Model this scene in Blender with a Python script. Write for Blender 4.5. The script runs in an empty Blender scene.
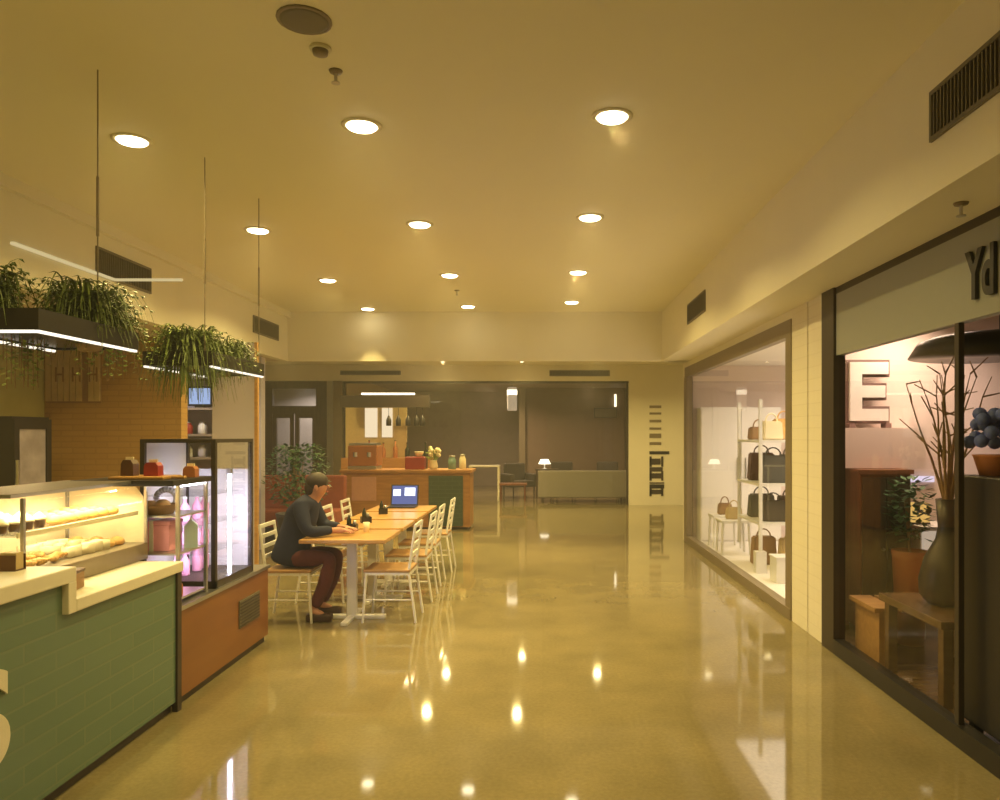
import bpy, bmesh, math, random
from mathutils import Vector, Matrix
random.seed(7)
PI = math.pi
S = bpy.context.scene
C = S.collection

# ------------------------------------------------------------------ materials
def mat(name, col, rough=0.5, metal=0.0, var=0.08, scale=18.0, emit=None, estr=0.0, spec=0.5, bump=0.0):
    m = bpy.data.materials.new(name); m.use_nodes = True
    nt = m.node_tree; N = nt.nodes; L = nt.links
    b = N['Principled BSDF']
    b.inputs['Roughness'].default_value = rough
    b.inputs['Metallic'].default_value = metal
    b.inputs['Specular IOR Level'].default_value = spec
    tc = N.new('ShaderNodeTexCoord'); nz = N.new('ShaderNodeTexNoise')
    nz.inputs['Scale'].default_value = scale; nz.inputs['Detail'].default_value = 3
    L.new(tc.outputs['Object'], nz.inputs['Vector'])
    mx = N.new('ShaderNodeMix'); mx.data_type = 'RGBA'
    mx.inputs[6].default_value = (*[c*(1-var) for c in col], 1)
    mx.inputs[7].default_value = (*[min(1, c*(1+var)) for c in col], 1)
    L.new(nz.outputs['Fac'], mx.inputs[0]); L.new(mx.outputs[2], b.inputs['Base Color'])
    if bump:
        bp = N.new('ShaderNodeBump'); bp.inputs['Strength'].default_value = bump
        L.new(nz.outputs['Fac'], bp.inputs['Height']); L.new(bp.outputs['Normal'], b.inputs['Normal'])
    if emit:
        b.inputs['Emission Color'].default_value = (*emit, 1)
        b.inputs['Emission Strength'].default_value = estr
    return m

def wood(name, c1, c2, rough=0.4, axis='X', scale=9.0):
    m = mat(name, c1, rough)
    nt = m.node_tree; N = nt.nodes; L = nt.links; b = N['Principled BSDF']
    tc = N.new('ShaderNodeTexCoord'); mp = N.new('ShaderNodeMapping')
    sc = {'X': (0.15, 1, 1), 'Y': (1, 0.15, 1), 'Z': (1, 1, 0.15)}[axis]
    mp.inputs['Scale'].default_value = [v*scale for v in sc]
    nz = N.new('ShaderNodeTexNoise'); nz.inputs['Scale'].default_value = 2.5; nz.inputs['Detail'].default_value = 6
    nz.inputs['Distortion'].default_value = 0.6
    L.new(tc.outputs['Object'], mp.inputs['Vector']); L.new(mp.outputs[0], nz.inputs['Vector'])
    r = N.new('ShaderNodeValToRGB')
    r.color_ramp.elements[0].color = (*c1, 1); r.color_ramp.elements[1].color = (*c2, 1)
    r.color_ramp.elements[0].position = .3; r.color_ramp.elements[1].position = .7
    L.new(nz.outputs['Fac'], r.inputs[0]); L.new(r.outputs[0], b.inputs['Base Color'])
    return m

def bricks(name, c1, c2, mortar, bw, bh, axes, rough=0.5, msize=.01, bump=.3, offset=.5):
    m = mat(name, c1, rough)
    nt = m.node_tree; N = nt.nodes; L = nt.links; b = N['Principled BSDF']
    tc = N.new('ShaderNodeTexCoord'); sp = N.new('ShaderNodeSeparateXYZ'); cb = N.new('ShaderNodeCombineXYZ')
    L.new(tc.outputs['Object'], sp.inputs[0])
    L.new(sp.outputs[axes[0]], cb.inputs[0]); L.new(sp.outputs[axes[1]], cb.inputs[1])
    br = N.new('ShaderNodeTexBrick'); br.offset = offset
    br.inputs['Color1'].default_value = (*c1, 1); br.inputs['Color2'].default_value = (*c2, 1)
    br.inputs['Mortar'].default_value = (*mortar, 1)
    br.inputs['Scale'].default_value = 1; br.inputs['Mortar Size'].default_value = msize
    br.inputs['Brick Width'].default_value = bw; br.inputs['Row Height'].default_value = bh
    L.new(cb.outputs[0], br.inputs['Vector'])
    L.new(br.outputs['Color'], b.inputs['Base Color'])
    if bump:
        bp = N.new('ShaderNodeBump'); bp.inputs['Strength'].default_value = bump; bp.invert = True
        bp.inputs['Distance'].default_value = .004
        L.new(br.outputs['Fac'], bp.inputs['Height']); L.new(bp.outputs['Normal'], b.inputs['Normal'])
    return m

def glass(name, tint=(1, 1, 1), ior=1.5, base=0.0):
    m = bpy.data.materials.new(name); m.use_nodes = True
    nt = m.node_tree; N = nt.nodes; L = nt.links
    N.remove(N['Principled BSDF'])
    t = N.new('ShaderNodeBsdfTransparent'); t.inputs[0].default_value = (*tint, 1)
    g = N.new('ShaderNodeBsdfGlossy'); g.inputs['Roughness'].default_value = 0.01
    # Schlick reflectance, the same from both sides of the pane
    ge = N.new('ShaderNodeNewGeometry'); dt = N.new('ShaderNodeVectorMath'); dt.operation = 'DOT_PRODUCT'
    L.new(ge.outputs['Incoming'], dt.inputs[0]); L.new(ge.outputs['Normal'], dt.inputs[1])
    def mth(op, a, v):
        n = N.new('ShaderNodeMath'); n.operation = op
        for k, q in enumerate((a, v)):
            if q is None: continue
            if isinstance(q, (int, float)): n.inputs[k].default_value = q
            else: L.new(q, n.inputs[k])
        return n.outputs[0]
    f0 = ((ior-1)/(ior+1))**2
    c = mth('SUBTRACT', 1.0, mth('ABSOLUTE', dt.outputs['Value'], None))
    fr_ = mth('ADD', mth('MULTIPLY', mth('POWER', c, 5.0), 1-f0), f0+base)
    x = N.new('ShaderNodeMixShader')
    L.new(fr_, x.inputs[0])
    L.new(t.outputs[0], x.inputs[1]); L.new(g.outputs[0], x.inputs[2])
    L.new(x.outputs[0], N['Material Output'].inputs[0])
    return m

def emis(name, col, s):
    m = bpy.data.materials.new(name); m.use_nodes = True
    N = m.node_tree.nodes; L = m.node_tree.links; N.remove(N['Principled BSDF'])
    e = N.new('ShaderNodeEmission'); e.inputs[0].default_value = (*col, 1); e.inputs[1].default_value = s
    L.new(e.outputs[0], N['Material Output'].inputs[0])
    return m

M = {}
M['ceil'] = mat('ceiling_paint', (.82, .77, .58), .7, var=.02, scale=3)
M['wall'] = mat('cream_paint', (.82, .77, .60), .65, var=.03, scale=4)
M['cafe_ceil'] = mat('tan_paint', (.62, .53, .42), .7, var=.04, scale=4)
M['taupe'] = mat('taupe_paint', (.34, .27, .21), .6, var=.12, scale=5)
M['umber'] = mat('umber_paint', (.20, .135, .085), .6, var=.15, scale=4)
M['olive'] = mat('olive_paint', (.42, .40, .14), .6, var=.15, scale=4)
M['white_wall'] = mat('white_paint', (.86, .82, .78), .6, var=.02, scale=4)
M['pink_wall'] = mat('blush_paint', (.80, .66, .60), .6, var=.04, scale=4)
M['lilac'] = mat('pale_lilac_paint', (.62, .58, .70), .6, var=.03, scale=4)
M['white'] = mat('white_lacquer', (.80, .78, .74), .35, var=.03)
M['white_metal'] = mat('white_powder_coat', (.82, .80, .76), .3, var=.03)
M['cream'] = mat('cream_stone', (.82, .76, .62), .3, var=.06, scale=25)
M['black'] = mat('black_metal', (.018, .016, .015), .35, var=.2)
M['dark'] = mat('dark_bronze', (.055, .042, .03), .4, metal=.2, var=.15)
M['bronze'] = mat('beige_bronze', (.24, .19, .12), .4, metal=.2, var=.08)
M['grille'] = mat('grille_grey', (.15, .13, .085), .5, var=.1)
M['steel'] = mat('brushed_steel', (.55, .54, .52), .28, metal=.9, var=.1)
M['orange'] = wood('orange_panel', (.22, .085, .024), (.28, .115, .035), .3, 'Y', 3)
M['honey'] = wood('honey_wood', (.42, .22, .065), (.58, .33, .11), .3, 'X')
M['barwood'] = wood('bar_wood', (.36, .16, .045), (.48, .23, .07), .4, 'X')
M['seatwood'] = wood('seat_wood', (.36, .20, .08), (.48, .28, .11), .4, 'X')
M['redwood'] = wood('red_wood', (.17, .06, .03), (.26, .10, .05), .4, 'Z')
M['darkwood'] = wood('dark_wood', (.045, .028, .018), (.085, .055, .035), .4, 'Z')
M['shopfloor'] = wood('shop_floor_wood', (.10, .06, .03), (.16, .10, .05), .25, 'X', 5)
M['tilegreen'] = bricks('green_tile', (.125, .205, .145), (.14, .22, .155), (.165, .235, .16), .42, .085, (1, 2), .22, .006, .4)
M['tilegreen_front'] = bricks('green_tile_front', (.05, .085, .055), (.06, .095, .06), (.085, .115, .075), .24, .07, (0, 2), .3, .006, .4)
M['brick'] = bricks('amber_brick', (.42, .25, .075), (.45, .27, .085), (.38, .225, .07), .26, .065, (0, 2), .6, .008, .5)
M['pillar'] = bricks('cream_panelling', (.78, .72, .55), (.80, .74, .57), (.73, .67, .50), 3.0, .10, (1, 2), .5, .004, .3)
M['leaf'] = mat('fern_leaf', (.12, .17, .03), .5, var=.5, scale=9)
M['leaf2'] = mat('dark_leaf', (.05, .12, .04), .5, var=.4, scale=9)
M['leaf3'] = mat('lime_leaf', (.24, .32, .05), .5, var=.4, scale=9)
M['bark'] = mat('dry_branch', (.30, .20, .10), .8, var=.3)
M['navy'] = mat('navy_cloth', (.010, .014, .042), .85, var=.3, scale=40)
M['maroon'] = mat('maroon_cloth', (.10, .02, .018), .85, var=.3, scale=40)
M['skin'] = mat('skin', (.50, .24, .15), .5, var=.06)
M['hair'] = mat('dark_hair', (.03, .018, .012), .6, var=.3, scale=60)
M['shoe'] = mat('brown_leather', (.06, .03, .02), .5)
M['red'] = mat('red_lacquer', (.33, .03, .02), .4)
M['redcloth'] = mat('red_upholstery', (.28, .07, .035), .8, var=.2)
M['pink'] = mat('pink_card', (.82, .36, .50), .5)
M['rose'] = mat('rose_card', (.58, .30, .21), .6)
M['blue'] = mat('pale_blue_card', (.50, .66, .78), .5)
M['bluef'] = mat('blue_petals', (.10, .14, .42), .6, var=.4)
M['terracotta'] = mat('terracotta', (.42, .15, .05), .6)
M['grey_fabric'] = mat('grey_upholstery', (.26, .235, .20), .9, var=.1, scale=50)
M['dark_fabric'] = mat('dark_upholstery', (.06, .05, .04), .9, var=.2, scale=50)
M['mauve'] = mat('mauve_edge', (.20, .12, .11), .5)
M['signpanel'] = mat('grey_green_panel', (.33, .34, .29), .5, var=.03)
M['tan'] = mat('tan_board', (.56, .42, .20), .6, var=.15)
M['kraft'] = mat('kraft_card', (.30, .17, .07), .7)
M['pastry'] = mat('baked_pastry', (.62, .36, .10), .5, var=.35, scale=30)
M['icing'] = mat('cream_icing', (.86, .76, .50), .5, var=.1)
M['choc'] = mat('chocolate', (.10, .045, .02), .4)
M['teal'] = mat('teal_glass', (.18, .30, .26), .2)
M['bottle'] = mat('dark_bottle_glass', (.02, .025, .012), .12)
M['copper'] = mat('copper', (.62, .25, .10), .3, metal=.6)
M['glass'] = glass('shop_glass', (.93, .94, .92), 1.5)
M['darkglass'] = glass('tinted_shop_glass', (.88, .85, .78), 1.5)
M['caseglass'] = glass('case_glass', (.97, .98, .97), 1.4)
M['led_warm'] = emis('downlight_glow', (1, .86, .55), 16)
M['led_far'] = emis('far_downlight_glow', (1, .84, .55), 5)
M['led_strip'] = emis('strip_glow', (1, .90, .72), 1.6)
M['led_cove'] = emis('cove_glow', (1, .80, .40), .62)
M['led_tube'] = emis('cool_tube_glow', (.80, .76, 1.0), 26)
M['led_case'] = emis('case_strip_glow', (1, .90, .62), 8)
M['rack_fill_glow'] = emis('added_rack_glow', (.95, .9, 1), 9)
M['led_panel'] = emis('lit_panel_glow', (1, .80, .52), .95)
M['led_lamp'] = emis('lamp_glow', (1, .86, .6), 3)
M['led_lilac'] = emis('lilac_strip_glow', (.85, .75, 1), 1.2)
M['yellow_glow'] = emis('amber_glow', (1, .62, .18), .9)
M['screen'] = emis('screen_blue', (.30, .36, .85), .45)
M['screen_w'] = emis('screen_white', (.85, .9, 1), 2.2)
M['tv'] = emis('tv_blue', (.45, .60, .95), .8)

# polished beige stone floor
def floor_mat():
    m = mat('polished_stone', (.5, .42, .26), .12)
    nt = m.node_tree; N = nt.nodes; L = nt.links; b = N['Principled BSDF']
    tc = N.new('ShaderNodeTexCoord')
    br = N.new('ShaderNodeTexBrick'); br.offset = 0
    br.inputs['Color1'].default_value = (.255, .212, .112, 1); br.inputs['Color2'].default_value = (.243, .203, .106, 1)
    br.inputs['Mortar'].default_value = (.24, .20, .105, 1); br.inputs['Scale'].default_value = 1
    br.inputs['Mortar Size'].default_value = .005; br.inputs['Brick Width'].default_value = .8; br.inputs['Row Height'].default_value = .8
    L.new(tc.outputs['Object'], br.inputs['Vector'])
    nz = N.new('ShaderNodeTexNoise'); nz.inputs['Scale'].default_value = 2.2; nz.inputs['Detail'].default_value = 8
    n2 = N.new('ShaderNodeTexNoise'); n2.inputs['Scale'].default_value = 45; n2.inputs['Detail'].default_value = 3
    L.new(tc.outputs['Object'], nz.inputs['Vector']); L.new(tc.outputs['Object'], n2.inputs['Vector'])
    r = N.new('ShaderNodeValToRGB'); r.color_ramp.elements[0].color = (.88, .87, .84, 1); r.color_ramp.elements[1].color = (1.1, 1.08, 1.02, 1)
    r.color_ramp.elements[0].position = .35; r.color_ramp.elements[1].position = .65
    r2 = N.new('ShaderNodeValToRGB'); r2.color_ramp.elements[0].color = (.9, .89, .87, 1); r2.color_ramp.elements[1].color = (1.08, 1.08, 1.05, 1)
    r2.color_ramp.elements[0].position = .3; r2.color_ramp.elements[1].position = .7
    L.new(nz.outputs['Fac'], r.inputs[0]); L.new(n2.outputs['Fac'], r2.inputs[0])
    a = N.new('ShaderNodeMix'); a.data_type = 'RGBA'; a.blend_type = 'MULTIPLY'; a.inputs[0].default_value = 1
    c = N.new('ShaderNodeMix'); c.data_type = 'RGBA'; c.blend_type = 'MULTIPLY'; c.inputs[0].default_value = 1
    L.new(br.outputs['Color'], a.inputs[6]); L.new(r.outputs[0], a.inputs[7])
    L.new(a.outputs[2], c.inputs[6]); L.new(r2.outputs[0], c.inputs[7]); L.new(c.outputs[2], b.inputs['Base Color'])
    b.inputs['Roughness'].default_value = .055; b.inputs['IOR'].default_value = 1.6
    bp = N.new('ShaderNodeBump'); bp.inputs['Strength'].default_value = .004; bp.inputs['Distance'].default_value = .02
    L.new(nz.outputs['Fac'], bp.inputs['Height']); L.new(bp.outputs['Normal'], b.inputs['Normal'])
    return m
M['floor'] = floor_mat()

# ------------------------------------------------------------------ geometry helpers
def B(): return bmesh.new()

def box(bm, x0, x1, y0, y1, z0, z1, bev=0.0, rot=None, seg=2):
    t = bmesh.new(); bmesh.ops.create_cube(t, size=1)
    for v in t.verts:
        v.co = Vector(((x0+x1)/2+v.co.x*(x1-x0), (y0+y1)/2+v.co.y*(y1-y0), (z0+z1)/2+v.co.z*(z1-z0)))
    if bev: bmesh.ops.bevel(t, geom=list(t.edges), offset=bev, segments=seg, affect='EDGES', profile=.5)
    if rot: bmesh.ops.transform(t, matrix=rot, verts=t.verts)
    merge(bm, t); return bm

def merge(bm, t):
    me = bpy.data.meshes.new('tmp'); t.to_mesh(me); t.free(); bm.from_mesh(me); bpy.data.meshes.remove(me)

def sheet(axis, c, a0, a1, z0, z1):
    bm = B(); P4 = ((a0, z0), (a1, z0), (a1, z1), (a0, z1))
    bm.faces.new([bm.verts.new((c, a, z) if axis == 'X' else (a, c, z)) for a, z in P4]); return bm

def cyl(bm, p0, p1, r0, r1=None, n=14):
    r1 = r0 if r1 is None else r1
    p0, p1 = Vector(p0), Vector(p1); d = p1-p0
    t = bmesh.new()
    bmesh.ops.create_cone(t, cap_ends=True, segments=n, radius1=r0, radius2=r1, depth=d.length)
    q = Vector((0, 0, 1)).rotation_difference(d.normalized())
    bmesh.ops.transform(t, matrix=Matrix.Translation((p0+p1)/2) @ q.to_matrix().to_4x4(), verts=t.verts)
    merge(bm, t); return bm

def tube(bm, pts, r, n=8):
    for a, b in zip(pts[:-1], pts[1:]): cyl(bm, a, b, r, r, n)
    return bm

def ball(bm, c, rx, ry=None, rz=None, n=12):
    ry = rx if ry is None else ry; rz = rx if rz is None else rz
    t = bmesh.new(); bmesh.ops.create_uvsphere(t, u_segments=n, v_segments=max(6, n*2//3), radius=1)
    for v in t.verts: v.co = Vector((c[0]+v.co.x*rx, c[1]+v.co.y*ry, c[2]+v.co.z*rz))
    merge(bm, t); return bm

def lathe(bm, prof, c=(0, 0, 0), n=20):
    rings = []
    for r, z in prof:
        rings.append([bm.verts.new((c[0]+r*math.cos(2*PI*k/n), c[1]+r*math.sin(2*PI*k/n), c[2]+z)) for k in range(n)])
    for a, b in zip(rings[:-1], rings[1:]):
        for k in range(n): bm.faces.new((a[k], a[(k+1) % n], b[(k+1) % n], b[k]))
    bm.faces.new(rings[0][::-1]); bm.faces.new(rings[-1]); return bm

def prism(bm, pts, axis, a0, a1):
    """extrude a closed 2-D outline along an axis"""
    def co(p, a):
        return {'Y': (p[0], a, p[1]), 'X': (a, p[0], p[1]), 'Z': (p[0], p[1], a)}[axis]
    v0 = [bm.verts.new(co(p, a0)) for p in pts]; v1 = [bm.verts.new(co(p, a1)) for p in pts]
    n = len(pts)
    bm.faces.new(v0); bm.faces.new(v1[::-1])
    for i in range(n): bm.faces.new((v0[i], v1[i], v1[(i+1) % n], v0[(i+1) % n]))
    bmesh.ops.recalc_face_normals(bm, faces=bm.faces); return bm

def obj(name, bm, m, parent=None, smooth=False, label=None):
    me = bpy.data.meshes.new(name); bm.to_mesh(me); bm.free()
    me.materials.append(m)
    if smooth:
        for p in me.polygons: p.use_smooth = True
    o = bpy.data.objects.new(name, me); C.objects.link(o)
    if parent: o.parent = parent
    if label: o['label'] = label
    return o

def thing(name, label, cat, loc=(0, 0, 0), rz=0, group=None):
    o = bpy.data.objects.new(name, None); C.objects.link(o)
    o.location = loc; o.rotation_euler = (0, 0, rz); o.empty_display_size = .1
    o['label'] = label; o['category'] = cat
    if group: o['group'] = group
    return o

def tag(o, label, cat, group=None, loc=None, rz=None):
    o['label'] = label; o['category'] = cat
    if group: o['group'] = group
    if loc is not None: o.location = loc
    if rz is not None: o.rotation_euler = (0, 0, rz)
    return o

def struct(name, bm, m, parent=None):
    o = obj(name, bm, m, parent)
    if not parent: o['kind'] = 'structure'
    return o

def sgroup(name):
    o = bpy.data.objects.new(name, None); C.objects.link(o); o['kind'] = 'structure'; return o

def dup(root, loc, rz=None, label=None, group=None):
    r = root.copy(); C.objects.link(r); r.location = loc
    if rz is not None: r.rotation_euler = (0, 0, rz)
    if label: r['label'] = label
    if group: r['group'] = group
    for ch in list(root.children):
        c = ch.copy(); C.objects.link(c); c.parent = r
        for g in ch.children:
            d = g.copy(); C.objects.link(d); d.parent = c
    return r

def text(name, body, size, m, parent, loc, rot, ext=.004, sx=1.0, bold=0.0, align='LEFT'):
    cu = bpy.data.curves.new(name, 'FONT'); cu.body = body; cu.size = size; cu.extrude = ext; cu.offset = bold
    cu.align_x = align
    t = bpy.data.objects.new(name, cu); C.objects.link(t)
    bpy.context.view_layer.update()
    me = bpy.data.meshes.new_from_object(t.evaluated_get(bpy.context.evaluated_depsgraph_get()))
    bpy.data.objects.remove(t)
    o = bpy.data.objects.new(name, me); C.objects.link(o); me.materials.clear(); me.materials.append(m)
    for v in me.vertices: v.co.x *= sx
    o.parent = parent; o.location = loc; o.rotation_euler = rot
    return o

def lamp(name, loc, power, col=(1, .757, .26), size=.12, kind='AREA', rot=(0, 0, 0), spread=150, sy=None):
    l = bpy.data.lights.new(name, kind); l.energy = power; l.color = col
    if kind == 'AREA':
        l.shape = 'DISK' if sy is None else 'RECTANGLE'; l.size = size
        if sy: l.size_y = sy
        l.spread = math.radians(spread)
    else: l.shadow_soft_size = size
    o = bpy.data.objects.new(name, l); C.objects.link(o); o.location = loc; o.rotation_euler = rot
    return o

# ------------------------------------------------------------------ camera (standing eye height, looking down the corridor)
cam = bpy.data.cameras.new('camera'); co = bpy.data.objects.new('camera', cam); C.objects.link(co)
co.location = (0, 0, 1.65); co.rotation_euler = (PI/2, 0, 0)
cam.sensor_width = 36; cam.lens = 27.0; cam.shift_x = -.043; cam.shift_y = .034
cam.clip_start = .05; cam.clip_end = 100
S.camera = co

CE = 3.49      # corridor ceiling
SO = 2.75      # soffit over the shop fronts
XR = 1.79      # right bulkhead
XS = 2.20      # right shop fronts
XL = -3.85     # left bulkhead
YF = 11.3      # far bulkhead
YG = 17.4      # far shop front

# ------------------------------------------------------------------ the setting
struct('floor', box(B(), -9, 9, -6, 26, -.1, 0), M['floor'])
struct('ceiling', box(B(), XL-.1, XR+.1, -6, YF+.1, CE, CE+.1), M['ceil'])
struct('wall_right', box(B(), XR, XR+.12, -6, YF, SO, CE), M['wall'])
struct('wall_left', box(B(), XL-.12, XL, -6, YF, SO, CE), M['wall'])
struct('wall_far', box(B(), XL-.12, XS+.1, YF, YF+.15, SO, CE), M['wall'])
struct('trim_1', box(B(), XL, XL+.05, -6, YF, CE-.09, CE), M['wall'])
struct('wall_back', box(B(), -9, 9, -6.1, -6, 0, 3.6), M['wall'])
struct('ceiling_soffit', box(B(), XR+.12, XS+.1, -6, 11.6, SO, SO+.08), M['wall'])
struct('ceiling_cafe', box(B(), -5.75, XL-.12, -6, YF, SO, SO+.08), M['cafe_ceil'])
struct('ceiling_far', box(B(), -9, 9, YF+.15, YG, 3.25, 3.35), M['ceil'])
struct('wall_cafe_left', box(B(), -5.85, -5.65, -6, 10.9, 0, SO), M['olive'])
struct('wall_brick', box(B(), -5.65, -4.1, 8.5, 8.65, 0, SO), M['brick'])
struct('wall_alcove', box(B(), -5.65, -4.02, 10.7, 10.85, 0, SO), M['lilac'])
pc = struct('pillar_cafe', box(B(), -3.97, -3.46, 9.0, 9.1, 0, SO), M['lilac'])
struct('trim_2', box(B(), -3.46, -3.42, 8.99, 9.03, 0, SO), M['honey'])
# cross corridor ends
struct('wall_cross_left', box(B(), -9, -8.9, YF, YG, 0, 3.3), M['taupe'])
struct('wall_cross_right', box(B(), 8.9, 9, 11.6, YG, 0, 3.3), M['wall'])
struct('wall_cross_front', box(B(), -9, -5.85, 10.9, 11.0, 0, 3.3), M['taupe'])
struct('wall_bulkhead_back', box(B(), -9, XL-.12, YF, YF+.15, SO, 3.3), M['wall'])
# right side pillar between the two shops, two panelled faces with a joint
pr = sgroup('wall_pillar')
obj('panel', box(B(), XS, XS+.1, 5.87, 6.22, 0, SO), M['pillar'], pr)
obj('panel', box(B(), XS, XS+.1, 6.24, 6.63, 0, SO), M['pillar'], pr)
obj('joint', box(B(), XS+.015, XS+.1, 6.22, 6.24, 0, SO), M['bronze'], pr)
struct('wall_party', box(B(), XS+.1, 6.2, 6.5, 6.63, 0, SO), M['white_wall'])
struct('wall_header', box(B(), XS, XS+.1, 6.63, 11.6, 2.67, SO), M['wall'])
struct('wall_end', box(B(), XS, 9, 11.6, 11.75, 0, 3.3), M['wall'])
# bright shop behind the pillar
struct('floor_bright_shop', box(B(), XS+.1, 6.2, 6.63, 11.5, 0, .05), M['white_wall'])
struct('ceiling_bright_shop', box(B(), XS+.1, 6.2, 6.63, 11.6, 2.7, 2.75), M['white_wall'])
struct('wall_bright_shop', box(B(), 6.2, 6.3, -6, 11.6, 0, SO), M['white_wall'])
struct('wall_bright_end', box(B(), XS+.1, 6.2, 11.5, 11.6, .05, 2.7), M['pink_wall'])
# dim shop nearest the camera
struct('floor_dim_shop', box(B(), XS+.1, 6.2, -6, 6.5, 0, .03), M['shopfloor'])
struct('ceiling_dim_shop', box(B(), XS+.1, 6.2, -6, 6.5, 2.7, 2.75), M['taupe'])
struct('wall_blush', box(B(), XS+.1, 6.2, 6.44, 6.5, .03, 2.7), M['pink_wall'])
struct('trim_3', box(B(), XS+.12, 3.14, 6.15, 6.44, 1.37, 1.70), M['pink_wall'])
struct('baseboard_right', box(B(), XS-.02, XS+.06, -6, 5.63, 0, .11), M['black'])

# near shop front
w = sgroup('window_1')
bm = B(); box(bm, XS-.02, XS+.07, 5.63, 5.87, .0, SO)
box(bm, XS, XS+.06, -6, 5.63, SO-.05, SO)
obj('window_frame', bm, M['dark'], w)
obj('door_post', box(B(), XS-.0, XS+.03, 3.97, 4.01, .11, 2.24), M['dark'], w)
obj('pane', sheet('X', XS+.025, 4.01, 5.63, .11, 2.24), M['darkglass'], w)
obj('door_post', box(B(), XS, XS+.03, 2.86, 2.9, .11, 2.24), M['dark'], w)
obj('pane', sheet('X', XS+.025, -6, 2.86, .11, 2.24), M['darkglass'], w)
# sign band over it
sg = thing('shop_sign', 'long grey-green sign band with dark letters above the near right shop front', 'sign', (XS, 0, 2.24))
obj('sign_panel', box(B(), 0, .06, -6, 5.63, 0, SO-2.24-.05), M['signpanel'], sg)
t = text('lettering', 'Yd', .345, M['black'], sg, (-.012, 3.865, .10), (PI/2, 0, -PI/2), .01, .64, .008)

# second shop front
w = sgroup('window_2')
bm = B(); box(bm, XS-.01, XS+.07, 6.63, 11.6, 2.52, 2.67); box(bm, XS-.01, XS+.07, 6.63, 6.78, .1, 2.52)
box(bm, XS-.02, XS+.07, 11.38, 11.6, .1, 2.52); box(bm, XS-.02, XS+.08, 6.63, 11.6, 0, .1)
obj('window_frame', bm, M['bronze'], w)
obj('pane', sheet('X', XS+.025, 6.78, 11.38, .1, 2.52), M['glass'], w)

# far shop front: lintel, pilaster, glazing, dark doors
struct('wall_lintel', box(B(), -9, 9, YG, YG+.2, 2.88, 3.35), M['wall'])
struct('wall_pilaster', box(B(), 1.99, 9, YG, YG+.2, 0, 2.88), M['wall'])
struct('wall_far_left', box(B(), -9, -6.55, YG, YG+.2, 0, 2.88), M['taupe'])
w = sgroup('window_3')
bm = B()
box(bm, -4.65, 1.99, YG+.05, YG+.11, 2.83, 2.88)
for x in (-4.62, 1.96): box(bm, x-.02, x+.02, YG+.05, YG+.11, 0, 2.83)
obj('window_frame', bm, M['dark'], w)
xs = [-4.6, -3.3, -1.9]
for a, b in zip(xs[:-1], xs[1:]):
    obj('pane', sheet('Y', YG+.075, a, b, .02, 2.83), M['glass'], w)
obj('pane', sheet('Y', YG+.075, .1, 1.94, .02, 2.83), M['glass'], w)
struct('trim_4', box(B(), -5.0, -4.86, YG-.06, YG+.14, 0, 2.88), M['steel'])
struct('trim_5', box(B(), -4.86, -4.65, YG-.04, YG+.12, 0, 2.88), M['bronze'])
d = sgroup('door_1')
bm = B()
box(bm, -6.55, -6.28, YG, YG+.12, 0, 2.88); box(bm, -5.27, -5.0, YG, YG+.12, 0, 2.88)
box(bm, -6.28, -5.27, YG, YG+.12, 2.70, 2.88); box(bm, -6.28, -5.27, YG, YG+.12, 2.12, 2.30)
obj('door_frame', bm, M['darkwood'], d)
obj('transom_glass', box(B(), -6.28, -5.27, YG+.05, YG+.06, 2.30, 2.70), M['glass'], d)
for x0, x1 in ((-6.28, -5.79), (-5.76, -5.27)):
    bm = B(); box(bm, x0, x0+.09, YG+.02, YG+.08, .0, 2.12); box(bm, x1-.09, x1, YG+.02, YG+.08, 0, 2.12)
    box(bm, x0+.09, x1-.09, YG+.02, YG+.08, 0, .5); box(bm, x0+.09, x1-.09, YG+.02, YG+.08, 2.02, 2.12)
    lf = obj('door_leaf', bm, M['darkwood'], d)
    obj('door_glass', box(B(), x0+.09, x1-.09, YG+.04, YG+.05, .5, 2.02), M['glass'], lf)
    hx = x1-.05 if x0 < -6 else x0+.05
    obj('door_handle', cyl(B(), (hx, YG-.03, .9), (hx, YG-.03, 1.3), .012), M['steel'], lf)
# rooms behind
struct('wall_lounge_back', box(B(), -4.6, 6, 24, 24.2, 0, 3.3), M['taupe'])
struct('wall_lounge_panel', box(B(), -.55, 2.4, 22.0, 22.15, 0, 3.0), M['umber'])
struct('wall_lounge_left', box(B(), -4.75, -4.6, YG+.2, 24, 0, 3.3), M['tan'])
struct('wall_lounge_right', box(B(), 3.0, 3.1, YG+.2, 24, 0, 3.3), M['taupe'])
struct('ceiling_lounge', box(B(), -9, 6, YG+.2, 24, 3.0, 3.1), M['taupe'])
struct('wall_dark_room', box(B(), -9, -4.75, 19.5, 19.7, 0, 3.0), M['taupe'])

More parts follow.
